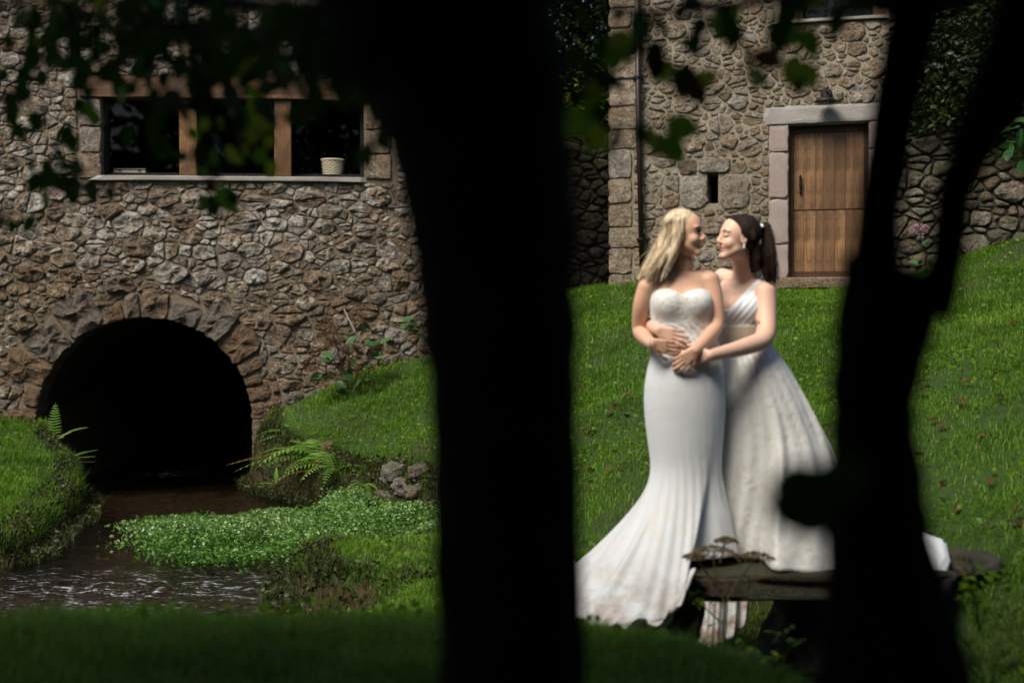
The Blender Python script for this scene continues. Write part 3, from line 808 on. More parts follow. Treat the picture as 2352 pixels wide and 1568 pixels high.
me = mesh_from(bk[1], bk[2], False); fattr(me, "rnd", [.5] * len(bk[1])); obj("door_lintel", me, M['grey_granite'], house, bk[3])
put_stones(rng, house, js, M['pink_granite'], "jamb_block")
holes = [[(r_[0], r_[2]), (r_[0], r_[3]), (r_[1], r_[3]), (r_[1], r_[2])] for r_ in (door_r, slot, upw)]
wall_sheet("wall", [(u_c + .01, HZ0), (HW1 + .02, HZ0), (HW1 + .02, HZ1), (u_c + .01, HZ1)], holes, 0.0, M['mortar_house'], house, .45)
mb = MB()
mb.box((u_c + .215, 2.6, (HZ0 + HZ1) / 2), (.4, 4.2, HZ1 - HZ0)); mb.box((HW1 - .2, 2.6, (HZ0 + HZ1) / 2), (.4, 4.2, HZ1 - HZ0)); mb.box(((u_c + HW1) / 2, 4.9, (HZ0 + HZ1) / 2), (HW1 - u_c, .35, HZ1 - HZ0))
mb.build("side_wall", M['mortar_house'], house)
mb = MB(); mb.add([(u_c - .3, -.5, HZ1 - .1), (HW1 + .3, -.5, HZ1 - .1), (HW1 + .3, 5.5, HZ1 - .1), (u_c - .3, 5.5, HZ1 - .1), (u_c - .3, 2.5, HZ1 + 1.5), (HW1 + .3, 2.5, HZ1 + 1.5)], [(0, 1, 5, 4), (2, 3, 4, 5), (0, 4, 3), (1, 2, 5), (0, 3, 2, 1)])
mb.build("roof", M['stone_dark'], house)
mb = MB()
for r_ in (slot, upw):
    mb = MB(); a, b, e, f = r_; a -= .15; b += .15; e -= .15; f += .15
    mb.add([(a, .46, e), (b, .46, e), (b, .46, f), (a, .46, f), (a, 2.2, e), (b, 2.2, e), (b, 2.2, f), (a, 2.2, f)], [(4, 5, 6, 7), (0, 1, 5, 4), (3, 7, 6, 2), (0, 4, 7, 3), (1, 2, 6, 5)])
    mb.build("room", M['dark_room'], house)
# threshold and plinth
bk = block(rng, door_r[0] - .35, door_r[1] + .3, door_r[2] - .16, door_r[2] - .002, .14, .3, .02, .04, .006, 24)
me = mesh_from(bk[1], bk[2], False); fattr(me, "rnd", [.35] * len(bk[1])); obj("threshold_stone", me, M['stone_house'], house, bk[3])
# the plank door, in two halves
dw = door_r[1] - door_r[0]; fw = .055
mb = MB(); y_ = .17
mb.box((door_r[0] + fw / 2, y_, (door_r[2] + door_r[3]) / 2), (fw, .1, door_r[3] - door_r[2])); mb.box((door_r[1] - fw / 2, y_, (door_r[2] + door_r[3]) / 2), (fw, .1, door_r[3] - door_r[2]))
mb.box(((door_r[0] + door_r[1]) / 2, y_, door_r[3] - .045), (dw - 2 * fw, .1, .09)); mb.box(((door_r[0] + door_r[1]) / 2, y_, door_r[2] + .035), (dw - 2 * fw, .1, .07)); mb.box(((door_r[0] + door_r[1]) / 2, y_ + .06, (door_r[2] + door_r[3]) / 2), (dw, .03, door_r[3] - door_r[2]))
door = mb.build("door", M['door_frame'], house)
zs = hu(1850, 481)[1]; x = door_r[0] + fw + .004; xr = door_r[1] - fw - .004; npk = 7
for lo, hi in ((door_r[2] + .075, zs - .008), (zs + .008, door_r[3] - .095)):
    xx = x
    for i in range(npk):
        w = (xr - x) / npk * (1 + .25 * math.sin(i * 2.3)) if i < npk - 1 else xr - xx
        vs, fs = wobble_box((0, 0, 0), (w - .004, .04, hi - lo), 0, 1, 1, 2)
        me = mesh_from(vs, fs); fattr(me, "rnd", [rng.random()] * len(vs)); obj("plank", me, M['door_wood'], door, (xx + w / 2, y_ - .015 + rng.uniform(-.002, .002), (lo + hi) / 2)); xx += w
hp = hu(1837, 440); mb = MB()
mb.tube([(hp[0], y_ - .045, hp[1] - .02), (hp[0], y_ - .08, hp[1]), (hp[0], y_ - .085, hp[1] + .1), (hp[0], y_ - .08, hp[1] + .2), (hp[0], y_ - .045, hp[1] + .22)], [.01, .014, .018, .014, .01], 8)
mb.box((hp[0], y_ - .04, hp[1] + .1), (.03, .012, .22)); mb.build("handle", M['iron'], door)
# upper window
mb = MB(); mb.box((upw[0] + .03, .2, (upw[2] + upw[3]) / 2), (.05, .08, upw[3] - upw[2])); mb.box(((upw[0] + upw[1]) / 2, .2, upw[2] + .02), (upw[1] - upw[0] - .1, .06, .03))
uw = mb.build("window", M['iron'], house)
for x0, x1, sd in ((1812, 1842, 3), (2006, 2034, 4)):
    a, b = hu(x0, 20)[0], hu(x1, 20)[0]
    timber("post", M['oak_post'], uw, ((a + b) / 2, .1, upw[2] + .55), (b - a, .2, 1.1), .006, 6, sd, 2)
for x0, x1 in ((1798, 1811), (1843, 2005)):
    a, b = hu(x0, 20)[0], hu(x1, 20)[0]
    obj("pane", mesh_from([(a, .22, upw[2] + .03), (b, .22, upw[2] + .03), (b, .22, upw[3]), (a, .22, upw[3])], [(0, 1, 2, 3)]), M['glass'], uw)
bk = block(rng, hu(1762, 43)[0], usill[1], usill[2], usill[3] - .002, .07, .3, .004, .01, .002, 32, .05)
me = mesh_from(bk[1], bk[2], False); fattr(me, "rnd", [.6] * len(bk[1])); obj("window_sill", me, M['grey_granite'], house, bk[3])
# rain pipe with brackets
pa = hu(1466, -40); pb = hu(1470, 300); pc = hu(1479, 645)
mb = MB(); mb.tube([(pa[0], -.10, pa[1]), (pb[0], -.10, pb[1]), (pc[0], -.10, pc[1] - .12)], .036, 12)
pipe = mb.build("rain_pipe", M['pipe'], house, smooth=True)
for py in (182, 550):
    c = hu(1467 + (py > 400) * 9, py); mb = MB(); mb.lathe([(.042, -.02), (.046, -.018), (.046, .018), (.042, .02)], 14, (c[0], -.10, c[1])); mb.box((c[0] - .06, -.04, c[1]), (.03, .06, .018)); mb.box((c[0] + .06, -.04, c[1]), (.03, .06, .018)); mb.box((c[0], -.066, c[1]), (.14, .008, .018))
    mb.build("bracket", M['iron'], pipe)
# gooseneck wall lamp
lc = hu(1899, 243); mb = MB()
mb.lathe([(.0, .0), (.07, -.001), (.075, -.01), (.06, -.05), (0, -.06)], 18)
v2 = [(v[0], v[2], v[1]) for v in mb.v]; mb.v = v2
arm = [(0, -.02 - .13 * math.sin(t_), -.13 + .0 + .13 * (1 - math.cos(t_)) - .13 + .13) for t_ in (0, .5, 1.0, 1.6)]
mb.tube([(0, -.02, 0), (0, -.08, .035), (0, -.15, .03), (0, -.19, -.01), (0, -.19, -.05)], .017, 8)
lamp = mb.build("wall_lamp", M['iron'], house, (lc[0], -.04, lc[1] + .14))
mb = MB(); mb.lathe([(.02, -.02), (.035, -.05), (.06, -.07), (.155, -.125), (.153, -.129), (.048, -.085)], 24, (0, -.19, 0)); mb.build("lamp_shade", M['iron'], lamp, smooth=True)
mb = MB(); mb.lathe([(0, -.08), (.025, -.095), (.034, -.125), (.028, -.15), (0, -.165)], 14, (0, -.19, 0)); mb.build("bulb", M['bulb'], lamp, smooth=True)

# ------------------------------------------------------------------ lower garden wall to the right, and the old wall in the gap
def rough_wall(name, org, th, L, z0, z1, label, mat, mort, sizes, tries, seed, gap=.012, topf=None):
    r = random.Random(seed); e = empty(name, org, th, label, "stone wall")
    cs = rubble_cells(r, 0, L, z0, z1, sizes, tries, (), None, 1.5, gap, topf); st = []
    for A, poly in cs:
        s_ = math.sqrt(A); V, Fc, c = stone_geo(r, poly, min(0.08, 0.02 + s_ * 0.2) * r.uniform(.6, 1.4), 0.03, 16 if s_ > .12 else 11, 0.35, 0.18)
        st.append((A, V, Fc, c, r.random()))
    put_stones(r, e, st, mat)
    mb = MB(); mb.box((L / 2, .25, (z0 + z1) / 2 - .3), (L, .5, z1 - z0 + .6)); mb.build("core", mort, e)
    return e
g0 = plane_uv(2030, 500, (4.9, 18.0, 0), -.35)
rough_wall("garden_wall", (4.75, 17.9, 0), -.35, 5.6, .3, 5.6, "rough dark stone wall climbing right of the forked trunk under the ivy", M['stone_mossy'], M['mortar_dark'], [.2, .14, .1, .07, .05], [120, 500, 1400, 2200, 1500], 21)
rough_wall("boundary_wall", (-1.2, 21.0, 0), 0.0, 3.4, -.2, 3.05, "dark old stone wall in the shaded gap between the buildings", M['stone_dark'], M['mortar_dark'], [.17, .12, .09, .06], [60, 300, 700, 900], 22)
# ------------------------------------------------------------------ people: smooth bodies from blended volumes
class Field:
    """signed distance volume; primitives blend smoothly, surface nets make the mesh"""
    def __init__(s, lo, hi, h):
        s.lo = np.array(lo, float); s.h = h
        s.n = np.ceil((np.array(hi) - s.lo) / h).astype(int) + 1
        s.D = np.full(s.n, 0.06, dtype=np.float32)
    def sub(s, lo, hi):
        a = np.clip(np.floor((np.array(lo) - s.lo) / s.h).astype(int), 0, s.n); b = np.clip(np.ceil((np.array(hi) - s.lo) / s.h).astype(int) + 1, 0, s.n)
        g = [s.lo[i] + np.arange(a[i], b[i]) * s.h for i in range(3)]
        return tuple(slice(a[i], b[i]) for i in range(3)), np.meshgrid(*g, indexing='ij')
    def put(s, sl, d, k):
        A = s.D[sl]
        if k > 0:
            h = np.maximum(k - np.abs(A - d), 0) / k
            s.D[sl] = np.minimum(A, d) - h * h * k * 0.25
        else: s.D[sl] = np.minimum(A, d)
    def caps(s, a, b, ra, rb, k=0.015):
        a = np.array(a, float); b = np.array(b, float); r = max(ra, rb) + k + 0.03
        sl, (X, Y, Z) = s.sub(np.minimum(a, b) - r, np.maximum(a, b) + r)
        if X.size == 0: return
        ab = b - a; t = np.clip(((X - a[0]) * ab[0] + (Y - a[1]) * ab[1] + (Z - a[2]) * ab[2]) / max(ab @ ab, 1e-9), 0, 1)
        d = np.sqrt((X - a[0] - t * ab[0]) ** 2 + (Y - a[1] - t * ab[1]) ** 2 + (Z - a[2] - t * ab[2]) ** 2) - (ra + (rb - ra) * t)
        s.put(sl, d, k)
    def chain(s, pts, rad, k=0.015):
        for i in range(len(pts) - 1): s.caps(pts[i], pts[i + 1], rad[i], rad[i + 1], k)
    def limb(s, pts, rad, k=0.012):
        """a curved limb: the joints are run through smoothly so nothing bulges at them"""
        P_ = [np.array(p, float) for p in pts]; n = len(P_); Q = []; Rr = []
        for i in range(n - 1):
            a0, a1, a2, a3 = P_[max(i - 1, 0)], P_[i], P_[i + 1], P_[min(i + 2, n - 1)]
            for j in range(5):
                t = j / 5; Q.append(.5 * (2 * a1 + (a2 - a0) * t + (2 * a0 - 5 * a1 + 4 * a2 - a3) * t * t + (3 * a1 - a0 - 3 * a2 + a3) * t ** 3)); Rr.append(rad[i] * (1 - t) + rad[i + 1] * t)
        Q.append(P_[-1]); Rr.append(rad[-1]); old = s.D; s.D = np.full_like(old, .06)
        for i in range(len(Q) - 1): s.caps(Q[i], Q[i + 1], Rr[i], Rr[i + 1], 0)
        new = s.D; s.D = old; h = np.maximum(k - np.abs(old - new), 0) / k; s.D = np.minimum(old, new) - h * h * k * .25
    def ell(s, c, rad, rot=None, k=0.015, carve=False):
        c = np.array(c, float); rad = np.array(rad, float); r = rad.max() + k + 0.03
        sl, (X, Y, Z) = s.sub(c - r, c + r)
        if X.size == 0: return
        Q = np.stack([X - c[0], Y - c[1], Z - c[2]], -1)
        if rot is not None: Q = Q @ np.array(rot, float)        # columns of rot are the local axes
        k0 = np.linalg.norm(Q / rad, axis=-1); k1 = np.linalg.norm(Q / rad ** 2, axis=-1)
        d = k0 * (k0 - 1) / np.maximum(k1, 1e-6)
        if carve:
            A = s.D[sl]; d = -d; h = np.maximum(k - np.abs(A - d), 0) / k
            s.D[sl] = np.maximum(A, d) + h * h * k * 0.25
        else: s.put(sl, d, k)
    def loft(s, levels, k=0.03, yaw=0.0):
        """levels from top down: (z, cx, cy, rx, ry)"""
        L = np.array(sorted(levels), float); z0, z1 = L[0, 0], L[-1, 0]
        m = L[:, 3:].max() + 0.09
        sl, (X, Y, Z) = s.sub((L[:, 1].min() - m, L[:, 2].min() - m, z0 - .05), (L[:, 1].max() + m, L[:, 2].max() + m, z1 + .05))
        zc = np.clip(Z, z0, z1)
        zz = np.linspace(z0, z1, 200)
        def sm(col):
            v = np.interp(zz, L[:, 0], L[:, col]); ker = np.hanning(25); ker /= ker.sum()
            v = np.convolve(np.pad(v, 12, 'edge'), ker, 'valid'); return np.interp(zc, zz, v)
        cx, cy, rx, ry = sm(1), sm(2), sm(3), sm(4)
        dx, dy = X - cx, Y - cy
        if yaw: dx, dy = dx * math.cos(yaw) + dy * math.sin(yaw), -dx * math.sin(yaw) + dy * math.cos(yaw)
        q = np.sqrt((dx / rx) ** 2 + (dy / ry) ** 2); d = (q - 1) * np.minimum(rx, ry)
        e = np.maximum(z0 - Z, Z - z1); d = np.where(e > 0, np.hypot(np.maximum(d, 0), e), np.maximum(d, e))
        s.put(sl, d, k)
    def grid(s):
        return np.meshgrid(*[s.lo[i] + np.arange(s.n[i]) * s.h for i in range(3)], indexing='ij')
    def mesh(s, name, D=None, smooth_it=0):
        D = s.D if D is None else D
        ins = D < 0
        n = D.shape
        c = [ins[a:n[0] - 1 + a, b:n[1] - 1 + b, e:n[2] - 1 + e] for a in (0, 1) for b in (0, 1) for e in (0, 1)]
        anyi = c[0].copy(); alli = c[0].copy()
        for q in c[1:]: anyi |= q; alli &= q
        act = anyi & ~alli
        idx = np.argwhere(act); N = len(idx)
        vid = np.full(act.shape, -1, np.int64); vid[act] = np.arange(N)
        S = np.zeros((N, 3)); C = np.zeros(N)
        cor = [(a, b, e) for a in (0, 1) for b in (0, 1) for e in (0, 1)]
        for p in cor:
            for ax in range(3):
                if p[ax]: continue
                q = list(p); q[ax] = 1
                dp = D[idx[:, 0] + p[0], idx[:, 1] + p[1], idx[:, 2] + p[2]].astype(float); dq = D[idx[:, 0] + q[0], idx[:, 1] + q[1], idx[:, 2] + q[2]].astype(float)
                m = (dp < 0) != (dq < 0); t = np.where(m, dp / np.where(m, dp - dq, 1), 0)
                for ax2 in range(3): S[:, ax2] += np.where(m, p[ax2] + (t if ax2 == ax else 0), 0)
                C += m
        V = s.lo + (idx + S / np.maximum(C, 1)[:, None]) * s.h
        Q = []
        for ax in range(3):
            o1, o2 = [(1, 2), (2, 0), (0, 1)][ax]
            a = [slice(None)] * 3; b = [slice(None)] * 3; a[ax] = slice(0, -1); b[ax] = slice(1, None)
            A = ins[tuple(a)]; B = ins[tuple(b)]; e = np.argwhere(A != B)
            e = e[(e[:, o1] > 0) & (e[:, o2] > 0) & (e[:, o1] < n[o1] - 1) & (e[:, o2] < n[o2] - 1)]
            flip = A[e[:, 0], e[:, 1], e[:, 2]]
            u1 = np.zeros(3, int); u1[o1] = 1; u2 = np.zeros(3, int); u2[o2] = 1
            g = lambda w: vid[w[:, 0], w[:, 1], w[:, 2]]
            q = np.c_[g(e - u1 - u2), g(e - u2), g(e), g(e - u1)]
            q = np.where(flip[:, None], q, q[:, ::-1]); Q.append(q[(q >= 0).all(1)])
        Q = np.vstack(Q)
        for _ in range(smooth_it):
            acc = np.zeros_like(V); cnt = np.zeros(N)
            for i in range(4):
                for j in (1, 3):
                    np.add.at(acc, Q[:, i], V[Q[:, (i + j) % 4]]); np.add.at(cnt, Q[:, i], 1)
            V = V * 0.4 + 0.6 * acc / np.maximum(cnt, 1)[:, None]
        return mesh_np(V, Q, 4, True, name), V

def PP(px, py, Y): return np.array(P(px, py, Y))
def frame_of(fwd, up=(0, 0, 1)):
    f = np.array(fwd, float); f /= np.linalg.norm(f); u = np.array(up, float); u -= f * (u @ f); u /= np.linalg.norm(u); s = np.cross(u, f)
    return f, s, u
def add_head(fd, o, fwd, up, sc_, smile=1.0):
    f, s, u = frame_of(fwd, up); R_ = np.stack([f, s, u], 1)
    L = lambda a, b, c: o + sc_ * (a * f + b * s + c * u)
    E = lambda c, r, k=.012, carve=False: fd.ell(L(*c), np.array(r) * sc_, R_, k * sc_, carve)
    E((-.012, 0, .035), (.098, .076, .086), .02)
    E((.030, 0, .020), (.062, .063, .085), .02)
    E((.030, 0, -.040), (.058, .054, .070), .02)
    E((.014, 0, -.056), (.066, .053, .045), .02)
    fd.caps(L(.030, .044, -.062), L(.070, .012, -.098), .016 * sc_, .014 * sc_, .015 * sc_); fd.caps(L(.030, -.044, -.062), L(.070, -.012, -.098), .016 * sc_, .014 * sc_, .015 * sc_)
    E((.078, 0, -.099), (.019, .022, .017), .014)          # chin
    for q in (-1, 1):
        E((.062, q * .036, -.032), (.028, .024, .026), .015)   # cheeks, lifted by the smile
        E((.078, q * .028, .030), (.014, .026, .008), .012)    # brow
        E((.094, q * .031, .010), (.016, .017, .012), .010, True)   # eye socket
        E((.075, q * .030, .009), (.0145, .0155, .0125), .004)      # lid over the eyeball
        E((-.004, q * .070, -.004), (.017, .009, .030), .006); E((-.001, q * .079, -.002), (.009, .006, .018), .004, True)
        E((.097, q * .010, -.030), (.010, .008, .007), .006)   # nostrils
    fd.caps(L(.088, 0, .020), L(.109, 0, -.021), .0085 * sc_, .0100 * sc_, .016 * sc_)
    E((.0855, 0, -.0525), (.0125, .024, .0065), .006); E((.0825, 0, -.069), (.0125, .020, .0070), .006)
    E((.097, 0, -.0605), (.014, .026, .0032), .003, True)
    return L, R_
def add_hand(fd, wrist, d, nrm, thumb, s=1.0, curl=(18, 24, 20), spread=.09, wr=.026):
    """wrist joint, d towards the fingers, nrm out of the palm, thumb: +1/-1 side"""
    d = np.array(d, float); d /= np.linalg.norm(d); nrm = np.array(nrm, float); nrm -= d * (d @ nrm); nrm /= np.linalg.norm(nrm)
    l = np.cross(nrm, d) * thumb          # towards the thumb
    W_ = np.array(wrist, float)
    for i, off in enumerate((.027, .009, -.009, -.026)):       # index .. little
        kn = W_ + d * (.083 - .006 * abs(i - 1)) * s + l * off * s
        fd.caps(W_ + l * off * .55 * s + d * .008 * s, kn, .0145 * s, .0115 * s, .008 * s)
        ang = 0; p = kn; rr = (.0098, .0090, .0082, .0070) if i < 3 else (.0085, .0078, .0070, .0060)
        Ls = ((.040, .025, .020), (.044, .028, .021), (.041, .026, .020), (.032, .020, .017))[i]
        dd = d + l * (1.4 - i) * spread * .5; dd /= np.linalg.norm(dd)
        for j in range(3):
            ang += R(curl[j] + 3 * i); q = p + (dd * math.cos(ang) + nrm * math.sin(ang)) * Ls[j] * s
            fd.caps(p, q, rr[j] * s, rr[j + 1] * s, .003 * s); p = q
    t0 = W_ + l * .020 * s + d * .018 * s; t1 = t0 + (l * .62 + d * .78 + nrm * .12) * .042 * s; t2 = t1 + (l * .38 + d * .9 + nrm * .2) * .032 * s; t3 = t2 + (l * .15 + d * .95 + nrm * .3) * .024 * s
    fd.chain([t0, t1, t2, t3], [.0155 * s, .0115 * s, .0100 * s, .0080 * s], .005 * s)

def mat_skin(name, c, red):
    t = NT(name); p = t.objc()
    lip = t.attr("lip"); n = t.noise(p, 14, 3, 0.5)
    col = t.mix(t.ramp(n, [(0.3, 0), (0.75, .35)]).outputs[0], c, red)
    col = t.mix(lip, col, (0.42, 0.07, 0.06))
    t.bsdf(col, 0.48, 0.35, t.bump(t.noise(p, 260, 2, 0.5), 0.0006, 0.5), Subsurface__Weight=0.12, Subsurface__Scale=0.02)
    return t.m
M['skin_a'] = mat_skin("skin_tanned", (0.58, 0.36, 0.25), (0.56, 0.28, 0.18))
M['skin_b'] = mat_skin("skin_fair", (0.62, 0.41, 0.31), (0.60, 0.32, 0.23))
def mat_hair(name, c0, c1, c2, sx=55, rough=.38):
    t = NT(name); p = t.objc()
    st = t.noise(t.scalev(p, sx, sx, 5), 1, 4, 0.6); s2 = t.noise(t.scalev(p, sx * 4, sx * 4, 10), 1, 2, 0.6)
    c = t.ramp(st, [(0.30, c0), (0.5, c1), (0.72, c2)]).outputs[0]
    c = t.mix(t.ramp(s2, [(0.35, .6), (.55, 0)]).outputs[0], c, c0)
    t.bsdf(c, rough, 0.15, t.bump(t.math('ADD', st, s2), 0.006, 0.8)); return t.m
M['hair_blond'] = mat_hair("blond_hair", (0.30, 0.21, 0.125), (0.62, 0.50, 0.34), (0.84, 0.75, 0.60))
M['hair_brown'] = mat_hair("dark_brown_hair", (0.008, 0.005, 0.003), (0.016, 0.008, 0.005), (0.036, 0.017, 0.010), 55, .62)
def mat_cloth(name, c, lace=0.0, sheen=.3, rough=.6, tan=(0.42, 0.36, 0.28), soil=0.0):
    t = NT(name); p = t.objc()
    vr = t.n("ShaderNodeTexVoronoi", Scale=24.0); t.link(t.mix(0.12, p, t.n("ShaderNodeTexNoise", Scale=12.0).outputs[1]), vr.inputs["Vector"])
    ln = t.noise(p, 42, 4, 0.7)
    pat = t.ramp(t.math('ADD', t.math('MULTIPLY', vr.outputs[0], 0.8), t.math('MULTIPLY', ln, 0.55)), [(0.34, .9), (0.78, 0)]).outputs[0]
    zz_ = t.n("ShaderNodeSeparateXYZ"); t.link(t.pos(), zz_.inputs[0])
    low = t.n("ShaderNodeMapRange", i0=zz_.outputs[2], i1=-.55, i2=-1.15, i3=0, i4=(.45 if soil else 0)).outputs[0]
    pm = t.math('MULTIPLY', pat, t.math('ADD', low, lace), True)
    col = t.mix(pm, c, tan)
    nb = t.bump(t.math('ADD', t.math('MULTIPLY', pat, -lace), t.math('MULTIPLY', t.noise(p, 9, 3, .5), .5)), 0.004, 0.7)
    if soil:
        sp = t.n("ShaderNodeSeparateXYZ"); t.link(t.pos(), sp.inputs[0])
        lo = t.n("ShaderNodeMapRange", i0=sp.outputs[2], i1=-.98, i2=-1.36, i3=0, i4=1).outputs[0]
        sf = t.math('MULTIPLY', t.math('MULTIPLY', lo, t.ramp(t.noise(p, 9, 5, .7), [(.4, 0), (.6, 1)]).outputs[0]), soil)
        col = t.mix(sf, col, (0.22, 0.15, 0.10))
    rr = t.math('ADD', t.math('MULTIPLY', pm, 0.15), rough)
    t.bsdf(col, rr, 0.3, nb, Sheen__Weight=sheen); return t.m
M['crepe'] = mat_cloth("ivory_crepe", (0.57, 0.60, 0.63), 0.22, .2, .55, (0.6, 0.53, 0.44), .95)
M['lace'] = mat_cloth("ivory_lace", (0.62, 0.635, 0.635), 0.75, .3, .7)
M['brocade'] = mat_cloth("ivory_brocade", (0.55, 0.56, 0.55), 0.6, .2, .34, (0.48, 0.44, 0.37), .8)
M['satin'] = mat_cloth("ivory_satin", (0.60, 0.64, 0.68), 0.06, .2, .42)
M['belt'] = mat_cloth("champagne_sash", (0.42, 0.35, 0.27), 0.1, .2, .42)
M['brow_light'] = mat_plain("light_brow", (0.14, 0.085, 0.05), .7, .2)
M['pearl'] = mat_plain("pearl", (0.85, 0.83, 0.8), .15, .6)
M['lash'] = mat_plain("lash_and_brow", (0.018, 0.010, 0.007), .6, .2)
M['ink'] = mat_plain("tattoo_ink", (0.03, 0.028, 0.035), .6, .2)
M['teeth'] = mat_plain("teeth", (0.75, 0.72, 0.66), .25, .5)

def lips_attr(me, V, L, R_, sc_):
    o = L(0, 0, 0); q = (V - o) @ R_ / sc_
    m = (np.hypot((q[:, 2] + .061 - 6 * q[:, 1] ** 2) / .0145, q[:, 1] / .025) < 1) & (q[:, 0] > .076) & (q[:, 0] < .12)
    fattr(me, "lip", m.astype(float) * .75)
def face_bits(person, V, R_, L, sc_, brow, closed):
    """brows, lashes, eyes and teeth laid on the modelled face"""
    o = L(0, 0, 0); q_ = (V - o) @ R_ / sc_; q_ = q_[(q_[:, 0] > .03) & (np.abs(q_[:, 1]) < .07) & (np.abs(q_[:, 2]) < .12)]
    def on(y, z, d=.0):
        k = np.hypot(q_[:, 1] - y, q_[:, 2] - z); m = np.argsort(k)[:14]; m = m[q_[m, 0] > q_[m, 0].max() - .02]
        return L(q_[m, 0].mean() + d, y, z)
    for q in (-1, 1):
        mb = MB()
        if closed: pts = [on(q * (.031 + a), .005 - .005 * math.cos(a * 110), .001) for a in (-.017, -.011, -.005, 0, .005, .011, .019)]
        else: pts = [on(q * (.031 + a), .008 + .008 * math.cos(a * 95), .001) for a in (-.017, -.011, -.005, 0, .005, .011, .019)]
        mb.tube(pts, [.0010, .0018, .0022, .0024, .0026, .0026, .0015], 5); mb.build("eyelash", M['lash'], person)
        mb = MB(); mb.tube([on(q * (.031 + a), .031 + .006 * math.cos(a * 70) - .003, .0005) for a in (-.022, -.013, -.004, .005, .014, .024)], [.0014, .0028, .0030, .0028, .0022, .001], 5)
        mb.build("eyebrow", M[brow], person)
        if not closed:
            mb = MB(); c = on(q * .032, .009, -.0035); mb.lathe([(.0003, .0065)] + [(.0065 * math.sin(t_), .0065 * math.cos(t_)) for t_ in (.5, 1, 1.5, 2.1, 2.7)], 10, c); mb.build("eye", M['lash'], person, smooth=True)
    mb = MB(); mb.tube([on(b, -.0605 + 6 * b * b, -.001) for b in (-.019, -.01, 0, .01, .019)], [.0012, .0026, .003, .0026, .0012], 6); mb.build("teeth", M['teeth'], person, smooth=True)

def skirt(name, rings, hem, mat, parent, fold_n, fold_a, seed, prof=1.4, nth=180, nlow=26, extra=None):
    """rings: (py, xl, xr, Yc, front, back) down to the knee; hem: {angle: point}; meridians run from ring to ring to the hem"""
    th = np.linspace(0, 2 * np.pi, nth, endpoint=False)
    rows = []
    dense = []
    for a, b in zip(rings[:-1], rings[1:]):
        for t in np.linspace(0, 1, 6, endpoint=False):
            dense.append([a[i] * (1 - t) + b[i] * t for i in range(6)])
    dense.append(list(rings[-1]))
    D_ = np.array(dense)
    for c in range(6):
        k = np.array([1, 2, 3, 2, 1.]); k /= k.sum(); v = np.convolve(np.pad(D_[:, c], 2, 'edge'), k, 'valid'); v[0] = D_[0, c]; v[-1] = D_[-1, c]; D_[:, c] = v
    def ringpts(r):
        py, xl, xr, Yc, fr, bk = r
        x0 = (xl + xr) / 2; rx = (xr - xl) / 2 / F * Yc
        c = PP(x0, py, Yc)
        return np.stack([c[0] + rx * np.cos(th), c[1] + np.where(np.sin(th) < 0, fr, bk) * np.sin(th), np.full(nth, c[2])], -1)
    for r in D_: rows.append(ringpts(r))
    ha = sorted(hem.items()); A = np.radians([h[0] for h in ha]); Hp = np.array([h[1] for h in ha])
    A = np.r_[A - 2 * np.pi, A, A + 2 * np.pi]; Hp = np.r_[Hp, Hp, Hp]
    # smooth periodic interpolation of the hem outline
    H = np.stack([np.interp(th, A, Hp[:, i]) for i in range(3)], -1)
    w = max(3, nth // 40); ker = np.hanning(2 * w + 1); ker /= ker.sum()
    for i in range(3): H[:, i] = np.convolve(np.r_[H[-w:, i], H[:, i], H[:w, i]], ker, 'valid')
    K = rows[-1]; Kd = (rows[-1] - rows[-2])
    for j in range(1, nlow + 1):
        t = j / nlow
        p = K.copy(); s_ = t ** prof
        p[:, 0] = K[:, 0] * (1 - s_) + H[:, 0] * s_; p[:, 1] = K[:, 1] * (1 - s_) + H[:, 1] * s_
        tz = t if extra is None else t
        p[:, 2] = K[:, 2] * (1 - tz) + H[:, 2] * tz
        rows.append(p)
    G = np.array(rows); nr = len(rows)
    for _ in range(26):                     # ease the hip line into the flare
        sm_ = G.copy(); sm_[1:-1] = .5 * G[1:-1] + .25 * (G[:-2] + G[2:]); kk = len(D_) - 14; sm_[:kk] = G[:kk]; sm_[-8:] = G[-8:]; G = sm_
    r_ = random.Random(seed); ph = [r_.uniform(0, 6.28) for _ in range(6)]
    lev = np.linspace(0, 1, nr)[:, None]; k0 = len(D_) / nr
    amp = fold_a(lev)
    T = th[None, :] + 0.25 * np.sin(lev * 3 + ph[0])
    wv = 0
    for q in range(fold_n + 7):       # rounded folds of unequal width, each starting at its own height
        c_ = r_.uniform(0, 6.283); w_ = r_.uniform(.07, .24); a_ = r_.uniform(.5, 1.5) * r_.choice((1, 1, 1, -1)); s0_ = r_.uniform(0, .55); dr_ = r_.uniform(-.35, .35)
        dd_ = (th[None, :] + dr_ * (lev - .6) - c_ + np.pi) % (2 * np.pi) - np.pi
        wv = wv + a_ * np.exp(-(dd_ / (w_ * (.7 + .6 * lev))) ** 2) * np.clip((lev - s0_) / .4, 0, 1) ** 2
    wv = wv + .25 * np.sin(3 * T + ph[1]) + .12 * np.sin((fold_n * 3) * T + ph[4])
    cen = G.mean(1, keepdims=True); dr = G - cen; dr[:, :, 2] = 0; dr /= np.maximum(np.linalg.norm(dr, axis=-1, keepdims=True), 1e-6)
    G = G + dr * (amp * wv)[:, :, None]
    V = G.reshape(-1, 3)
    I, J = np.meshgrid(np.arange(nr - 1), np.arange(nth), indexing='ij'); a = (I * nth + J).ravel(); b = (I * nth + (J + 1) % nth).ravel()
    me = mesh_np(V, np.c_[a, a + nth, b + nth, b], 4, True, name)
    o = obj(name, me, mat, parent)
    so = o.modifiers.new("thickness", 'SOLIDIFY'); so.thickness = 0.006; so.offset = -1
    return o, G

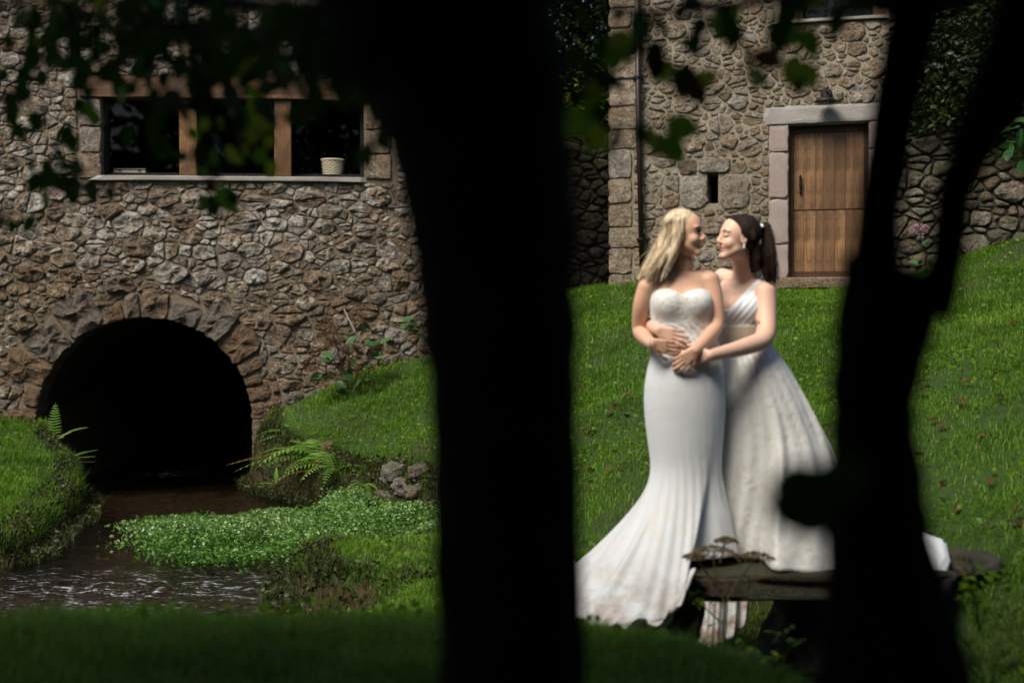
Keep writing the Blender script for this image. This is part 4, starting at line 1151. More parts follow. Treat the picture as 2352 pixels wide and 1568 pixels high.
# ---------------- the blonde woman
YA = 6.92
blonde = empty("person", P(1575, 1290, YA), 0, "woman with loose blond hair in a strapless ivory mermaid gown, held from behind", "person", "two brides embracing")
off = Vector(blonde.location)
def world_child(o):
    """geometry is written in place; the child keeps it under a moved parent"""
    o.location = -off
fa = Field(PP(1436, 470, YA) - np.array([0, .34, 0]), np.array([PP(1690, 480, YA)[0], YA + .30, P(1500, 470, YA)[2] + .01]), 0.0042)
fa = Field((P(1430, 0, YA)[0], 6.62, -1.10), (P(1692, 0, YA)[0], 7.2, P(0, 470, YA)[2] + .02), 0.0042)
def lv(y, xl, xr, ry, Y): c = PP((xl + xr) / 2, y, Y); return (c[2], c[0], c[1], (xr - xl) / 2 / F * Y, ry)
fa.loft([lv(630, 1530, 1606, .05, YA + .04), lv(650, 1500, 1630, .07, YA + .03), lv(688, 1496, 1634, .092, YA + .02), lv(725, 1500, 1636, .098, YA + .02), lv(770, 1508, 1640, .088, YA + .02),
         lv(800, 1502, 1646, .098, YA + .01), lv(840, 1490, 1658, .112, YA + .01), lv(885, 1488, 1658, .118, YA + .01), lv(930, 1494, 1652, .11, YA + .01), lv(950, 1510, 1640, .09, YA)], .02)
for x in (1537, 1601): fa.ell(PP(x, 697, YA - .050), (.058, .046, .052), None, .05)
torsoA = fa.D.copy()
fa.chain([PP(1536, 930, YA), PP(1545, 1090, YA), PP(1550, 1265, YA + .02)], [.075, .05, .036], .01)
fa.chain([PP(1612, 930, YA), PP(1608, 1090, YA + .02), PP(1606, 1265, YA + .03)], [.075, .05, .036], .01)
fa.caps(PP(1548, 648, YA + .035), PP(1500, 648, YA + .03), .035, .045, .03); fa.caps(PP(1565, 646, YA + .035), PP(1618, 640, YA + .03), .035, .045, .03)
fa.chain([PP(1560, 650, YA + .04), PP(1570, 605, YA + .03), PP(1568, 570, YA + .02)], [.054, .044, .046], .02)
fa.limb([PP(1487, 660, YA + .02), PP(1474, 702, YA + .04), PP(1470, 757, YA + .09), PP(1482, 776, YA - .02), PP(1497, 790, YA - .150)], [.048, .043, .038, .037, .025], .012)
fa.limb([PP(1630, 645, YA + .02), PP(1642, 690, YA), PP(1646, 742, YA - .02), PP(1628, 772, YA - .09), PP(1597, 805, YA - .175)], [.049, .042, .037, .035, .025], .012)
hb = np.array([1.0, .03, -.16])
add_hand(fa, PP(1494, 788, YA - .155), PP(1570, 806, YA - .150) - PP(1494, 788, YA - .15), (.05, 1, .1), +1, .95, (10, 22, 22))
add_hand(fa, PP(1599, 803, YA - .18), PP(1552, 842, YA - .17) - PP(1599, 803, YA - .18), (-.1, 1, .0), -1, .95, (8, 30, 35))
hA_o = PP(1572, 537, YA); LA, RA = add_head(fa, hA_o, (.89, -.45, -.02), (.04, 0, 1), .93)
me, VA = fa.mesh("body", None, 1); V = VA; lips_attr(me, V, LA, RA, .93)
body = obj("body", me, M['skin_a'], blonde); world_child(body)
# bodice: the torso a little larger, cut at the sweetheart neckline
X, Yg, Z = fa.grid()
xn = (X - P(1567, 0, YA - .06)[0]) / .145
neck = P(0, 677, YA - .06)[2] + .030 * np.abs(np.sin(np.clip(np.abs(xn), 0, 1) * 2.6)) ** .8 - .012 * np.clip(np.abs(xn) - .8, 0, 1) * 4
Db = np.maximum(torsoA - 0.0085 - .0022 * np.sin(Z * 130 + X * 60 + 5 * np.sin(X * 22)) * (Z < P(0, 745, YA)[2]), np.maximum(Z - neck, P(0, 815, YA)[2] - Z)).astype(np.float32)
me, V = fa.mesh("bodice", Db, 1); bodA = obj("bodice", me, M['lace'], blonde); world_child(bodA)
hemA = {0: PP(1650, 1262, 6.95), 320: PP(1625, 1285, 6.72), 300: PP(1596, 1305, 6.56), 285: PP(1563, 1375, 6.47), 270: PP(1528, 1425, 6.42), 250: PP(1462, 1432, 6.42), 232: PP(1400, 1442, 6.44), 215: PP(1335, 1455, 6.5),
        195: PP(1285, 1440, 6.65), 180: PP(1262, 1370, 6.9), 160: PP(1285, 1310, 7.1), 140: PP(1350, 1270, 7.25), 110: PP(1470, 1255, 7.25), 70: PP(1600, 1250, 7.2), 30: PP(1650, 1255, 7.08)}
rA = [(796, 1501, 1648, YA + .01, .112, .112), (820, 1494, 1655, YA, .125, .125), (850, 1486, 1662, YA, .135, .135), (885, 1480, 1666, YA, .142, .145), (930, 1479, 1667, YA, .142, .145), (1000, 1485, 1662, YA, .135, .14), (1050, 1494, 1656, YA, .13, .13), (1085, 1498, 1652, YA, .13, .13)]
skA, GA = skirt("skirt", rA, hemA, M['crepe'], blonde, 9, lambda l: .0012 + .036 * np.clip((l - .38) / .62, 0, 1) ** 1.5, 3, 1.45, 260, 34)
world_child(skA)
# crumpled flounce where the train piles on the grass
G = GA[-1]; rows = [G]
for j in range(1, 9):
    q = G.copy(); out = G - G.mean(0); out[:, 2] = 0; out /= np.linalg.norm(out, axis=1)[:, None]
    tt = np.linspace(0, 2 * np.pi, len(G), endpoint=False)
    q += out * (.05 * math.sin(j * .8) * (1 + .9 * np.sin(tt * 23 + j)[:, None] * .5)); q[:, 2] += -.004 * j + .022 * np.sin(j * .9) * (1 + np.sin(tt * 17 + 2)); rows.append(q)
G = np.array(rows); nr, nt = G.shape[:2]; sel = [k for k in range(nt) if 150 < k / nt * 360 < 300]
V = G[:, sel].reshape(-1, 3); m = len(sel); I, J = np.meshgrid(np.arange(nr - 1), np.arange(m - 1), indexing='ij'); a = (I * m + J).ravel()
o = obj("flounce", mesh_np(V, np.c_[a, a + m, a + m + 1, a + 1], 4, True), M['crepe'], blonde); world_child(o); so = o.modifiers.new("thickness", 'SOLIDIFY'); so.thickness = .005
# hair: wavy locks over a skull cap
rh = random.Random(8); HP = []
def strands(name, paths, mat, parent, per, jit, rad, seed, fly=.35):
    r = random.Random(seed); mb = MB()
    for pth in paths:
        for _ in range(per):
            o3 = np.array([r.gauss(0, jit), r.gauss(0, jit), r.gauss(0, jit)]); fl = r.random() < fly; ph_ = r.uniform(0, 6); pts = []
            P_ = [np.array(q, float) for q in pth]; n = len(P_)
            for i in range(n - 1):
                for k in range(3):
                    t_ = k / 3; a0, a1, a2, a3 = P_[max(i - 1, 0)], P_[i], P_[i + 1], P_[min(i + 2, n - 1)]
                    q = .5 * (2 * a1 + (a2 - a0) * t_ + (2 * a0 - 5 * a1 + 4 * a2 - a3) * t_ ** 2 + (3 * a1 - a0 - 3 * a2 + a3) * t_ ** 3)
                    s_ = (i + t_) / (n - 1); pts.append(q + o3 * (.35 + s_ * (1.6 if fl else .9)) + np.array([.004 * math.sin(s_ * 9 + ph_), .004 * math.cos(s_ * 8 + ph_), 0]) * s_)
            mb.tube(pts, [rad * (1 - .6 * i / len(pts)) for i in range(len(pts))], 3, False)
    me = mesh_from(mb.v, mb.f, True, name); o = obj(name, me, mat, parent); o["kind"] = "stuff"; world_child(o); return o
fh = Field(LA(-.20, -.16, -.30), LA(.14, .16, .17), .0042) if False else Field((P(1455, 0, YA)[0], YA - .2, P(0, 665, YA)[2]), (P(1625, 0, YA)[0], YA + .22, P(0, 466, YA)[2]), .0042)
fh.ell(LA(-.022, 0, .044), np.array((.098, .086, .090)) * .93, RA, .01)
for i in range(150):
    a = R(rh.uniform(15, 345)) if i > 30 else R(rh.uniform(20, 120) * (1 if i % 2 else -1) + 0)
    a = (a + math.pi) % (2 * math.pi) - math.pi
    # a measured from the face direction; locks start on the parting and fall round the head
    ca, sa = math.cos(a), math.sin(a)
    if abs(a) < R(68 if math.sin(a) * RA[1, 1] < 0 else 95): continue
    root = LA(.02 + .02 * ca, .01 * (1 if sa > 0 else -1), .118)
    rr = .088
    m1 = LA(-.015 + rr * .98 * ca, rr * .93 * sa, .07); m2 = LA(-.02 + (rr + .012) * ca, (rr + .004) * sa, .0)
    side = -RA[:, 1] if True else 0
    ln = rh.uniform(.17, .25) * (1.0 if ca < .3 else .8)
    drift = np.array([-.05 - .05 * rh.random(), 0, 0]) * (1.1 if sa < 0 or ca < 0 else .3)
    wob = lambda k: np.array([rh.uniform(-.010, .010), rh.uniform(-.008, .008), 0])
    m3 = m2 + np.array([0, 0, -ln * .42]) + drift * .35 + wob(0); m4 = m2 + np.array([0, 0, -ln * .72]) + drift * .75 + wob(1); m5 = m2 + np.array([0, 0, -ln]) + drift * 1.15 + wob(2)
    fh.chain([root, m1, m2, m3, m4, m5], [.007, .0085, .0095, .0095, .008, .003], .003); HP.append([root, m1, m2, m3, m4, m5])
me, V = fh.mesh("hair", None, 2); o = obj("hair", me, M['hair_blond'], blonde); world_child(o)
strands("hair_strands", HP, M['hair_blond'], blonde, 9, .0085, .0013, 1)
n_before = set(bpy.data.objects)
face_bits(blonde, VA, RA, LA, .93, 'brow_light', False)
mb = MB(); c = PP(1491, 787, YA - .15); mb.tube([c + np.array([.003 * math.cos(t_), .027 * math.cos(t_), .027 * math.sin(t_)]) for t_ in [k * .45 for k in range(15)]], .0022, 6); mb.build("bracelet", M['pearl'], blonde)
mb = MB(); mb.lathe([(0, .045), (.02, .035), (.028, 0), (.024, -.02), (0, -.02)], 10); mb.v = [(v[0] + P(1612, 0, 6.9)[0], v[1] + 6.86, v[2] * 1.0 - 1.03) for v in mb.v]
for o in set(bpy.data.objects) - n_before:
    if o.parent == blonde: world_child(o)

# ---------------- the dark-haired woman
YB = 7.17
dark = empty("person", P(1712, 1290, YB), 0, "woman with dark ponytail in a full ivory gown, arms around the blonde from behind", "person", "two brides embracing")
off = Vector(dark.location)
fb = Field((P(1470, 0, 6.9)[0], 6.66, -1.10), (P(1800, 0, YB)[0], 7.42, P(0, 480, YB)[2] + .02), 0.0044)
fb.loft([lv(640, 1672, 1752, .05, YB + .03), lv(662, 1650, 1764, .08, YB + .02), lv(695, 1652, 1762, .10, YB + .01), lv(735, 1654, 1762, .105, YB), lv(785, 1656, 1758, .105, YB),
         lv(825, 1650, 1778, .125, YB), lv(880, 1640, 1790, .14, YB), lv(940, 1640, 1794, .14, YB)], .02)
for x, dy in ((1684, -.075), (1722, -.085)): fb.ell(PP(x, 708, YB + dy), (.058, .055, .060), None, .035)
torsoB = fb.D.copy()
fb.chain([PP(1680, 930, YB), PP(1684, 1090, YB), PP(1690, 1280, YB)], [.09, .055, .04], .03)
fb.chain([PP(1750, 930, YB + .02), PP(1742, 1090, YB + .02), PP(1742, 1280, YB + .03)], [.09, .055, .04], .03)
fb.caps(PP(1708, 655, YB + .03), PP(1752, 662, YB - .06), .040, .050, .03); fb.caps(PP(1700, 645, YB + .03), PP(1660, 636, YB + .10), .036, .044, .03)
fb.chain([PP(1712, 655, YB + .02), PP(1712, 618, YB - .01), PP(1706, 582, YB - .06)], [.062, .053, .054], .03)
fb.limb([PP(1757, 672, YB - .08), PP(1759, 722, YB - .12), PP(1755, 775, YB - .20), PP(1708, 797, YB - .30), PP(1632, 816, YB - .42)], [.057, .054, .047, .041, .027], .014)
fb.limb([PP(1658, 640, YB + .12), PP(1590, 700, YB + .10), PP(1530, 740, YB + .06), PP(1497, 742, YB - .10), PP(1502, 752, YB - .26), PP(1512, 758, YB - .335)], [.046, .044, .042, .036, .028, .025], .014)
add_hand(fb, PP(1630, 816, YB - .42), PP(1580, 822, YB - .385) - PP(1630, 816, YB - .42), (0.15, 1, .05), +1, .97, (8, 18, 18))
add_hand(fb, PP(1510, 757, YB - .338), PP(1562, 776, YB - .372) - PP(1510, 757, YB - .338), (.1, 1, .1), +1, .97, (6, 12, 12), .16)
hB_o = PP(1695, 549, YB - .12); LB, RB = add_head(fb, hB_o, (-.955, -.27, .10), (.06, 0, 1), .96)
me, VB = fb.mesh("body", None, 1); V = VB; lips_attr(me, V, LB, RB, .96)
body = obj("body", me, M['skin_b'], dark); world_child(body)
X, Yg, Z = fb.grid()
# V neck: cloth lies outside two slanting lines that meet low between the breasts, plus the wide straps
zc = P(0, 712, YB - .08)[2]; xc = P(1668, 0, YB - .08)[0]
slope = .98
line_r = zc + (X - xc) * slope          # right edge of the opening runs up to the shoulder
line_l = zc - (X - xc) * .5
opening = (Z > line_r) & (Z > line_l) & (Yg < YB + .03)
strap_lim = X > P(1757, 0, YB - .05)[0]
Ds = torsoB.copy()
ft = Field(fb.lo, fb.lo + (fb.n - 1) * fb.h, fb.h); ft.D = torsoB.copy()
ft.caps(PP(1716, 655, YB + .03), PP(1745, 660, YB - .05), .040, .048, .03)
Dd = np.maximum(ft.D - 0.009 - .0018 * np.sin((Z - X * 1.2) * 150), np.where(opening, .05, -.05)); Dd = np.maximum(Dd, P(0, 800, YB)[2] - Z)
Dd = np.maximum(Dd, Z - P(0, 642, YB)[2]).astype(np.float32)
me, V = fb.mesh("bodice", Dd, 3); o = obj("bodice", me, M['satin'], dark); world_child(o)
Dw = np.maximum(torsoB - 0.014, np.maximum(Z - P(0, 748, YB)[2] - .1 * 0, P(0, 800, YB)[2] - Z)).astype(np.float32)
me, V = fb.mesh("sash", Dw, 2); o = obj("sash", me, M['belt'], dark); world_child(o)
del torsoA, torsoB, Db, Dd, Dw, ft
hemB = {0: PP(1985, 1312, 7.15), 335: PP(1960, 1318, 6.9), 315: PP(1915, 1318, 6.72), 300: PP(1850, 1313, 6.62), 280: PP(1770, 1308, 6.6), 268: PP(1752, 1285, 6.85), 245: PP(1690, 1280, 6.9), 220: PP(1640, 1272, 6.95), 180: PP(1600, 1255, 7.2),
        140: PP(1640, 1240, 7.5), 90: PP(1760, 1235, 7.7), 50: PP(1900, 1245, 7.65), 25: PP(1970, 1280, 7.4)}
rB = [(784, 1652, 1766, YB, .118, .118), (800, 1648, 1778, YB, .15, .14), (830, 1642, 1800, YB, .20, .18), (870, 1636, 1822, YB, .235, .21), (930, 1630, 1850, YB, .26, .24), (1000, 1622, 1880, YB, .28, .27)]
skB, GB = skirt("skirt", rB, hemB, M['brocade'], dark, 8, lambda l: .004 + .034 * np.clip(l / .8, 0, 1) ** .9, 11, 1.0, 300, 34)
world_child(skB)
# the train: passes behind the slab, hangs below it and is rolled up on the far end
def sheet(name, grid, mat, parent, th_=.006):
    G = np.array(grid); nr, nt = G.shape[:2]; I, J = np.meshgrid(np.arange(nr - 1), np.arange(nt - 1), indexing='ij'); a = (I * nt + J).ravel()
    o = obj(name, mesh_np(G.reshape(-1, 3), np.c_[a, a + nt, a + nt + 1, a + 1], 4, True, name), mat, parent)
    so = o.modifiers.new("thickness", 'SOLIDIFY'); so.thickness = th_
    return o
g = []
for j in range(16):
    t_ = j / 15; row = []
    for i in range(60):
        s_ = i / 59; yb = (1495 + 8 * math.sin(s_ * 9)) - max(0, s_ - .55) * 170
        y_ = 1290 + (yb - 1290) * t_; px = 1582 + s_ * 150 + t_ * (-14 + 24 * s_ * 0)
        row.append(PP(px, y_, 7.98 + .011 * math.sin(s_ * 24 + math.sin(s_ * 7) * 2) * (.3 + t_) + .003 * math.sin(s_ * 70)))
    g.append(row)
o = sheet("train", g, M['crepe'], dark); world_child(o)
mb = MB(); mb.tube([PP(2095, 1262, 7.0), PP(2128, 1244, 6.95), PP(2155, 1256, 6.85), PP(2166, 1288, 6.78), PP(2163, 1312, 6.74), PP(2145, 1330, 6.74)], [.05, .045, .04, .036, .034, .022], 14, True, .5)
mb.tube([PP(2060, 1290, 7.0), PP(2120, 1270, 6.9), PP(2145, 1290, 6.8), PP(2150, 1330, 6.7)], [.06, .05, .04, .02], 14, True, .5)
mb.tube([PP(1950, 1290, 7.15), PP(2040, 1282, 7.05), PP(2100, 1262, 7.0)], [.05, .055, .05], 14, True, .5)
o = mb.build("train_fold", M['satin'], dark, smooth=True); world_child(o)
# hair: smooth back to a high ponytail
HD = []; HT_ = []
fh = Field((P(1660, 0, 7.0)[0], YB - .32, P(0, 665, YB)[2]), (P(1840, 0, YB)[0], YB + .14, P(0, 482, YB)[2]), .0042)
fh.ell(LB(-.028, 0, .040), np.array((.098, .084, .094)) * .96, RB, .01)
for i in range(40):
    b = (i / 39 - .5) * 2
    st = LB(.066 - .080 * abs(b) ** 1.6, .078 * math.sin(b * 1.5), .108 - .10 * abs(b) ** 1.8)
    md = LB(-.05, .084 * math.sin(b * 1.5), .105 - .105 * abs(b) ** 1.5); tie = LB(-.118, 0, .062)
    fh.chain([st, md, tie], [.006, .0095, .010], .004); HD.append([st, md, tie])
tie = LB(-.122, 0, .064)
for i in range(30):
    a = rh.uniform(0, 6.28); r0 = rh.random() ** .5; dx, dy = math.cos(a) * r0, math.sin(a) * r0; ln = rh.uniform(.85, 1.0)
    pts = [tie + np.array([dx * .010, dy * .010, 0]), tie + np.array([.024 + dx * .018, dy * .02, .014 + .01 * dx]), tie + np.array([.036 + dx * .026, dy * .028 - .01, -.05]),
           tie + np.array([.034 + dx * .036, dy * .034 - .02, -.135 * ln]), tie + np.array([.038 + dx * .038, dy * .034 - .02, -.21 * ln]), tie + np.array([.048 + dx * .026, dy * .02 - .02, -.275 * ln])]
    fh.chain(pts, [.008, .010, .011, .011, .010, .003], .004); HT_.append(pts)
for i in range(12):
    a = rh.uniform(-1, 1)
    pts = [LB(-.085, a * .07, -.03), LB(-.10, a * .06, -.09), LB(-.115, a * .05, -.15)]; fh.chain(pts, [.02, .018, .008], .01)
me, V = fh.mesh("hair", None, 2); o = obj("hair", me, M['hair_brown'], dark); world_child(o)
strands("hair_strands", HD, M['hair_brown'], dark, 10, .004, .0011, 2, .1); strands("ponytail_strands", HT_, M['hair_brown'], dark, 16, .009, .0013, 3)
n_before = set(bpy.data.objects)
face_bits(dark, VB, RB, LB, .96, 'lash', True)
def bead(pts, r, name, mat, par):
    mb = MB()
    for p in pts: mb.lathe([(.0003, r)] + [(r * math.sin(t_), r * math.cos(t_)) for t_ in (.6, 1.2, 1.8, 2.5)] + [(.0003, -r)], 10, p)
    return mb.build(name, mat, par, smooth=True)
sgn = 1 if (LB(0, 1, 0)[1] < LB(0, -1, 0)[1]) else -1
bead([LB(0, sgn * .084, -.036), LB(0, sgn * .085, -.048)], .0055, "earring", M['pearl'], dark)
bead([LB(-.112 + .006 * k, sgn * (.035 - .006 * k), .078 + .004 * k) for k in range(4)], .009, "hair_comb", M['pearl'], dark)
# small inked line with a curl on the upper arm
ymid = YB - .20 - .0525
def on_arm(px, py): return PP(px, py, YB - .145 - math.sqrt(max(0.0, .052 ** 2 - ((px - 1757) / F * 7) ** 2)) - .0015)
mb = MB(); mb.tube([on_arm(1714 + k * 4, 741 + .6 * math.sin(k)) for k in range(7)], .0016, 5)
mb.tube([on_arm(1738 + 7 * math.cos(a_) * (1 - a_ / 12), 741 - 4 * math.sin(a_)) for a_ in [k * .6 for k in range(9)]], .0022, 5); mb.build("tattoo", M['ink'], dark)
for o in set(bpy.data.objects) - n_before:
    if o.parent == dark: world_child(o)

# ------------------------------------------------------------------ stone slab they stand on
rs = random.Random(31)
def boulder(name, c, d, mat, seed, label=None, cat=None, group=None, parent=None, sub=3, rough=.25, sq=.65):
    import bmesh
    bm = bmesh.new(); bmesh.ops.create_icosphere(bm, subdivisions=sub, radius=1)
    for v in bm.verts:
        n = v.co.normalized(); p = Vector([math.copysign(abs(x) ** sq, x) for x in n])
        p *= 1 + rough * mnoise.fractal(p * 1.3 + Vector((seed, seed * 2, 0)), 0.8, 2.1, 4)
        v.co = Vector((p.x * d[0] / 2, p.y * d[1] / 2, p.z * d[2] / 2))
    me = bpy.data.meshes.new(name); bm.to_mesh(me); bm.free()
    me.polygons.foreach_set("use_smooth", [True] * len(me.polygons)); fattr(me, "rnd", [random.Random(seed).random()] * len(me.vertices))
    o = obj(name, me, mat, parent, c)
    if label: tag(o, label, cat, group)
    return o
boulder("stone_slab", (1.43, 7.1, -1.138), (1.28, 1.12, .14), M['stone_dark'], 3, "dark mossy stone slab bridging the ditch under the two women", "stone slab", None, None, 5, .085, .3)
boulder("boulder", P(1573, 1405, 6.75), (.17, .4, .26), M['stone_mossy'], 8, "mossy stone propping the left end of the slab beside the gown's train", "boulder", "stones under the slab")
boulder("boulder", (1.72, 7.05, -1.42), (.85, .75, .48), M['stone_dark'], 9, "large dark stone under the right end of the slab", "boulder", "stones under the slab", None, 4)
boulder("boulder", P(2232, 1296, 6.9), (.26, .3, .13), M['stone_dark'], 10, "dark mossy stone in the grass right of the forked trunk's foot", "boulder", "stones under the slab")
# ------------------------------------------------------------------ vegetation
def leaf_mesh(mat, w=.62, n=4, fold=.18, curl=.15, seed=0, name="leaf"):
    """an ovate leaf one unit long along +x, folded at the midrib, with tip and stalk"""
    vs = [(-.18, 0, 0)]; r = random.Random(seed)
    prof = [0, .72, 1.0, .85, .45, 0][:]
    ks = [0, .18, .42, .68, .88, 1.0]
    for k, p in zip(ks, prof):
        z = -curl * k * k
        vs += [(k, -p * w / 2, z + fold * p * w / 2), (k, 0, z), (k, p * w / 2, z + fold * p * w / 2 * r.uniform(.6, 1.3))]
    fs = [(0, 1, 2), (0, 2, 3)]
    for i in range(5):
        a = 1 + i * 3; fs += [(a, a + 3, a + 4, a + 1), (a + 1, a + 4, a + 5, a + 2)]
    me = mesh_from(vs, fs, True, name); me.materials.append(mat); fattr(me, "rnd", [r.random()] * len(vs)); return me
def rand_rot(r, dz=1.0):
    return Matrix.Rotation(r.uniform(0, 6.28), 3, 'Z') @ Matrix.Rotation(r.uniform(-dz, dz), 3, 'Y') @ Matrix.Rotation(r.uniform(-dz, dz), 3, 'X')

def cards(name, pts, size, mat, parent=None, seed=1, jag=True, rnd=None, up=0.0):
    """many small bent leaves in one mesh: two triangles each, folded along the midrib"""
    rs = np.random.RandomState(seed); pts = np.asarray(pts, float); n = len(pts)
    a = rs.randn(n, 3); a[:, 2] *= .6; a /= np.linalg.norm(a, axis=1)[:, None]
    b = rs.randn(n, 3); b[:, 2] += up; b -= (a * b).sum(1)[:, None] * a; b /= np.linalg.norm(b, axis=1)[:, None]
    c = np.cross(a, b)
    s = (np.asarray(size) * rs.uniform(.6, 1.25, n))[:, None]
    w = rs.uniform(.28, .42, n)[:, None]
    v0 = pts - a * s * .5; v2 = pts + a * s * .5; m = pts + c * s * .07
    v1 = m + b * s * w; v3 = m - b * s * w
    V = np.stack([v0, v1, v2, v3], 1).reshape(-1, 3); i = np.arange(n) * 4
    Fc = np.stack([np.c_[i, i + 1, i + 2], np.c_[i, i + 2, i + 3]], 1).reshape(-1, 3)
    me = mesh_np(V, Fc, 3, False, name); fattr(me, "rnd", np.repeat(rs.rand(n) if rnd is None else rnd, 4))
    return obj(name, me, mat, parent)

def in_view(x, y, z, m=120):
    px = 1176 + x / y * F; py = 784 - z / y * F
    return (px > -m) & (px < 2352 + m) & (py > -m) & (py < 1568 + m)

def blades(name, X, Y, Z, h, w, lean, mat, seed, rnd=None):
    rs = np.random.RandomState(seed); n = len(X)
    az = rs.uniform(0, 2 * np.pi, n); dx, dy = np.cos(az), np.sin(az)
    # most blades turn their flat side roughly to any direction
    fa_ = az + rs.uniform(.9, 2.2, n); wx, wy = np.cos(fa_) * w * .5, np.sin(fa_) * w * .5
    l1 = lean * h * .25; l2 = lean * h
    z1 = h * .55; z2 = h * np.sqrt(np.clip(1 - lean ** 2 * .55, .15, 1))
    p = np.stack([X, Y, Z - .01], -1)
    A = p + np.stack([wx, wy, 0 * h], -1); B = p - np.stack([wx, wy, 0 * h], -1)
    q = p + np.stack([dx * l1, dy * l1, z1], -1); C = q - np.stack([wx, wy, 0 * h], -1) * .8; D = q + np.stack([wx, wy, 0 * h], -1) * .8
    T = p + np.stack([dx * l2, dy * l2, z2], -1)
    V = np.stack([A, B, C, D, T], 1).reshape(-1, 3); i = np.arange(n) * 5
    Fc = np.stack([np.c_[i, i + 1, i + 2], np.c_[i, i + 2, i + 3], np.c_[i + 3, i + 2, i + 4]], 1).reshape(-1, 3)
    me = mesh_np(V, Fc, 3, False, name); fattr(me, "rnd", np.repeat(rs.rand(n) if rnd is None else rnd, 5))
    o = obj(name, me, mat); return o

def wall_side(x, y):
    """true where the ground is in front of the masonry"""
    lw = 18.0 + (x + 5) * 0.07
    hw = 19.0 - (x - 1.31) * 0.28
    gw = 17.9 - (x - 4.75) * .365
    return np.where(x < .05, y < lw - .02, np.where(x < 1.25, y < 20.9, np.where(x < 4.75, y < hw - .03, y < gw - .03)))
def scatter(n, x0, x1, y0, y1, seed, dens=None, wet=-.10):
    rs = np.random.RandomState(seed)
    X = rs.uniform(x0, x1, n); Y = rs.uniform(y0, y1, n)
    k = wall_side(X, Y); X, Y = X[k], Y[k]
    Z0 = base_h(X, Y); k = in_view(X, Y, Z0, 160); X, Y = X[k], Y[k]
    d = shore_dist(X, Y); k = d < wet; X, Y = X[k], Y[k]
    if dens is not None:
        k = rs.rand(len(X)) < dens(X, Y); X, Y = X[k], Y[k]
    Z = ground_h(X, Y)
    # not under the slab or in the ditch
    k = ~((X > .82) & (X < 2.12) & (Y > 6.55) & (Y < 7.7)) & (Z > -1.72)
    return X[k], Y[k], Z[k]
parts = []
dd = lambda X, Y: np.clip(.5 + 2.4 * fbm(X * 2.2, Y * 2.2, 41), .12, 1)
for (n, x0, x1, y0, y1, h, w, sd) in ((230000, -3.0, 3.2, 3.3, 6.6, (.035, .085), .0042, 1), (330000, -1.9, 5.2, 6.6, 12.5, (.025, .075), .0055, 2), (420000, -3.6, 7.6, 12.5, 20.5, (.03, .085), .0078, 3), (150000, -7.6, -3.8, 10.6, 18, (.04, .12), .0078, 4)):
    X, Y, Z = scatter(n, x0, x1, y0, y1, sd, dd, -.02)
    rs = np.random.RandomState(sd + 50)
    pt = vnoise(X * 1.3, Y * 1.3, 77)
    hh = rs.uniform(h[0], h[1], len(X)) * (.55 + .9 * pt) * np.where(fbm(X * 6, Y * 6, 12) > .12, 1.35, 1)
    rn = np.clip(rs.beta(2.2, 1.9, len(X)) * .85 + .04 + .3 * (vnoise(X * 2.1, Y * 2.1, 5) - .4), 0, .92); rn = np.where(rs.rand(len(X)) < .03, rs.uniform(.92, 1, len(X)), rn)
    parts.append((X, Y, Z, hh, np.full(len(X), w) * rs.uniform(.6, 1.3, len(X)), rs.uniform(.15, 1.15, len(X)), rn))
cat_ = [np.concatenate([p[i] for p in parts]) for i in range(7)]
o = blades("grass", *cat_[:3], cat_[3], cat_[4], cat_[5], M['grass'], 5, cat_[6])
tag(o, "short lush green grass covering the banks and the slope", "grass", None, "stuff")
# broad-leaved weeds in the lawn
X, Y, Z = scatter(150000, -7.5, 7.5, 5.0, 19, 66, lambda X, Y: np.clip(.12 + 1.6 * fbm(X * 1.7, Y * 1.7, 90), 0, 1) * np.clip(.35 + Y / 18, 0, 1), -.04)
rs = np.random.RandomState(4)
o = cards("weeds", np.c_[X, Y, Z + rs.uniform(.02, .09, len(X))], .042, M['lightleaf'], None, 3, rnd=rs.rand(len(X)) * .8, up=2.2)
tag(o, "small broad-leaved weeds and clover growing through the grass", "weeds", None, "stuff")
# grass and trailing plants along the stream's edges
rs = np.random.RandomState(9)
seg = []
for i in range(len(SH)):
    a, b = SH[i], SH[(i + 1) % len(SH)]
    if a[1] > 18.2 and b[1] > 18.2: continue
    L = np.hypot(*(b - a)); m = int(L * 1500); t = rs.rand(m); nrm = np.array([b[1] - a[1], a[0] - b[0]]) / L
    p = a + (b - a) * t[:, None]; off_ = rs.uniform(-.34, .34, m); p = p + nrm * off_[:, None]; seg.append(p)
E_ = np.vstack(seg); dE = shore_dist(E_[:, 0], E_[:, 1]); k = (dE < .16) & (dE > -.34) & wall_side(E_[:, 0], E_[:, 1]) & (E_[:, 1] > 8.6); E_ = E_[k]
gE = ground_h(E_[:, 0], E_[:, 1])
k = gE < -1.1; E2 = E_[k]; z2 = np.maximum(gE[k], WZ + .01)
k2 = rs.rand(len(E2)) < np.where((E2[:, 0] > -3.5) & (E2[:, 1] > 13.5), .9, .4)
o = cards("bank_plants", np.c_[E2[k2], z2[k2] + rs.uniform(-.0, .09, k2.sum())], .042, M['bankleaf'], None, 8, up=.8)
tag(o, "moss and small leaved plants clinging to the stream banks", "bank plants", None, "stuff")
k3 = rs.rand(len(E_)) < np.where((E_[:, 0] > -3.5) & (E_[:, 1] > 13.5), .95, .5)
Xb, Yb = E_[k3, 0], E_[k3, 1]; Zb = np.maximum(gE[k3], WZ)
o = blades("bank_grass", Xb, Yb, Zb, rs.uniform(.06, .19, len(Xb)), np.full(len(Xb), .007), rs.uniform(.5, 1.25, len(Xb)), M['bankleaf'], 6, np.clip(rs.beta(2, 2, len(Xb)), 0, 1))
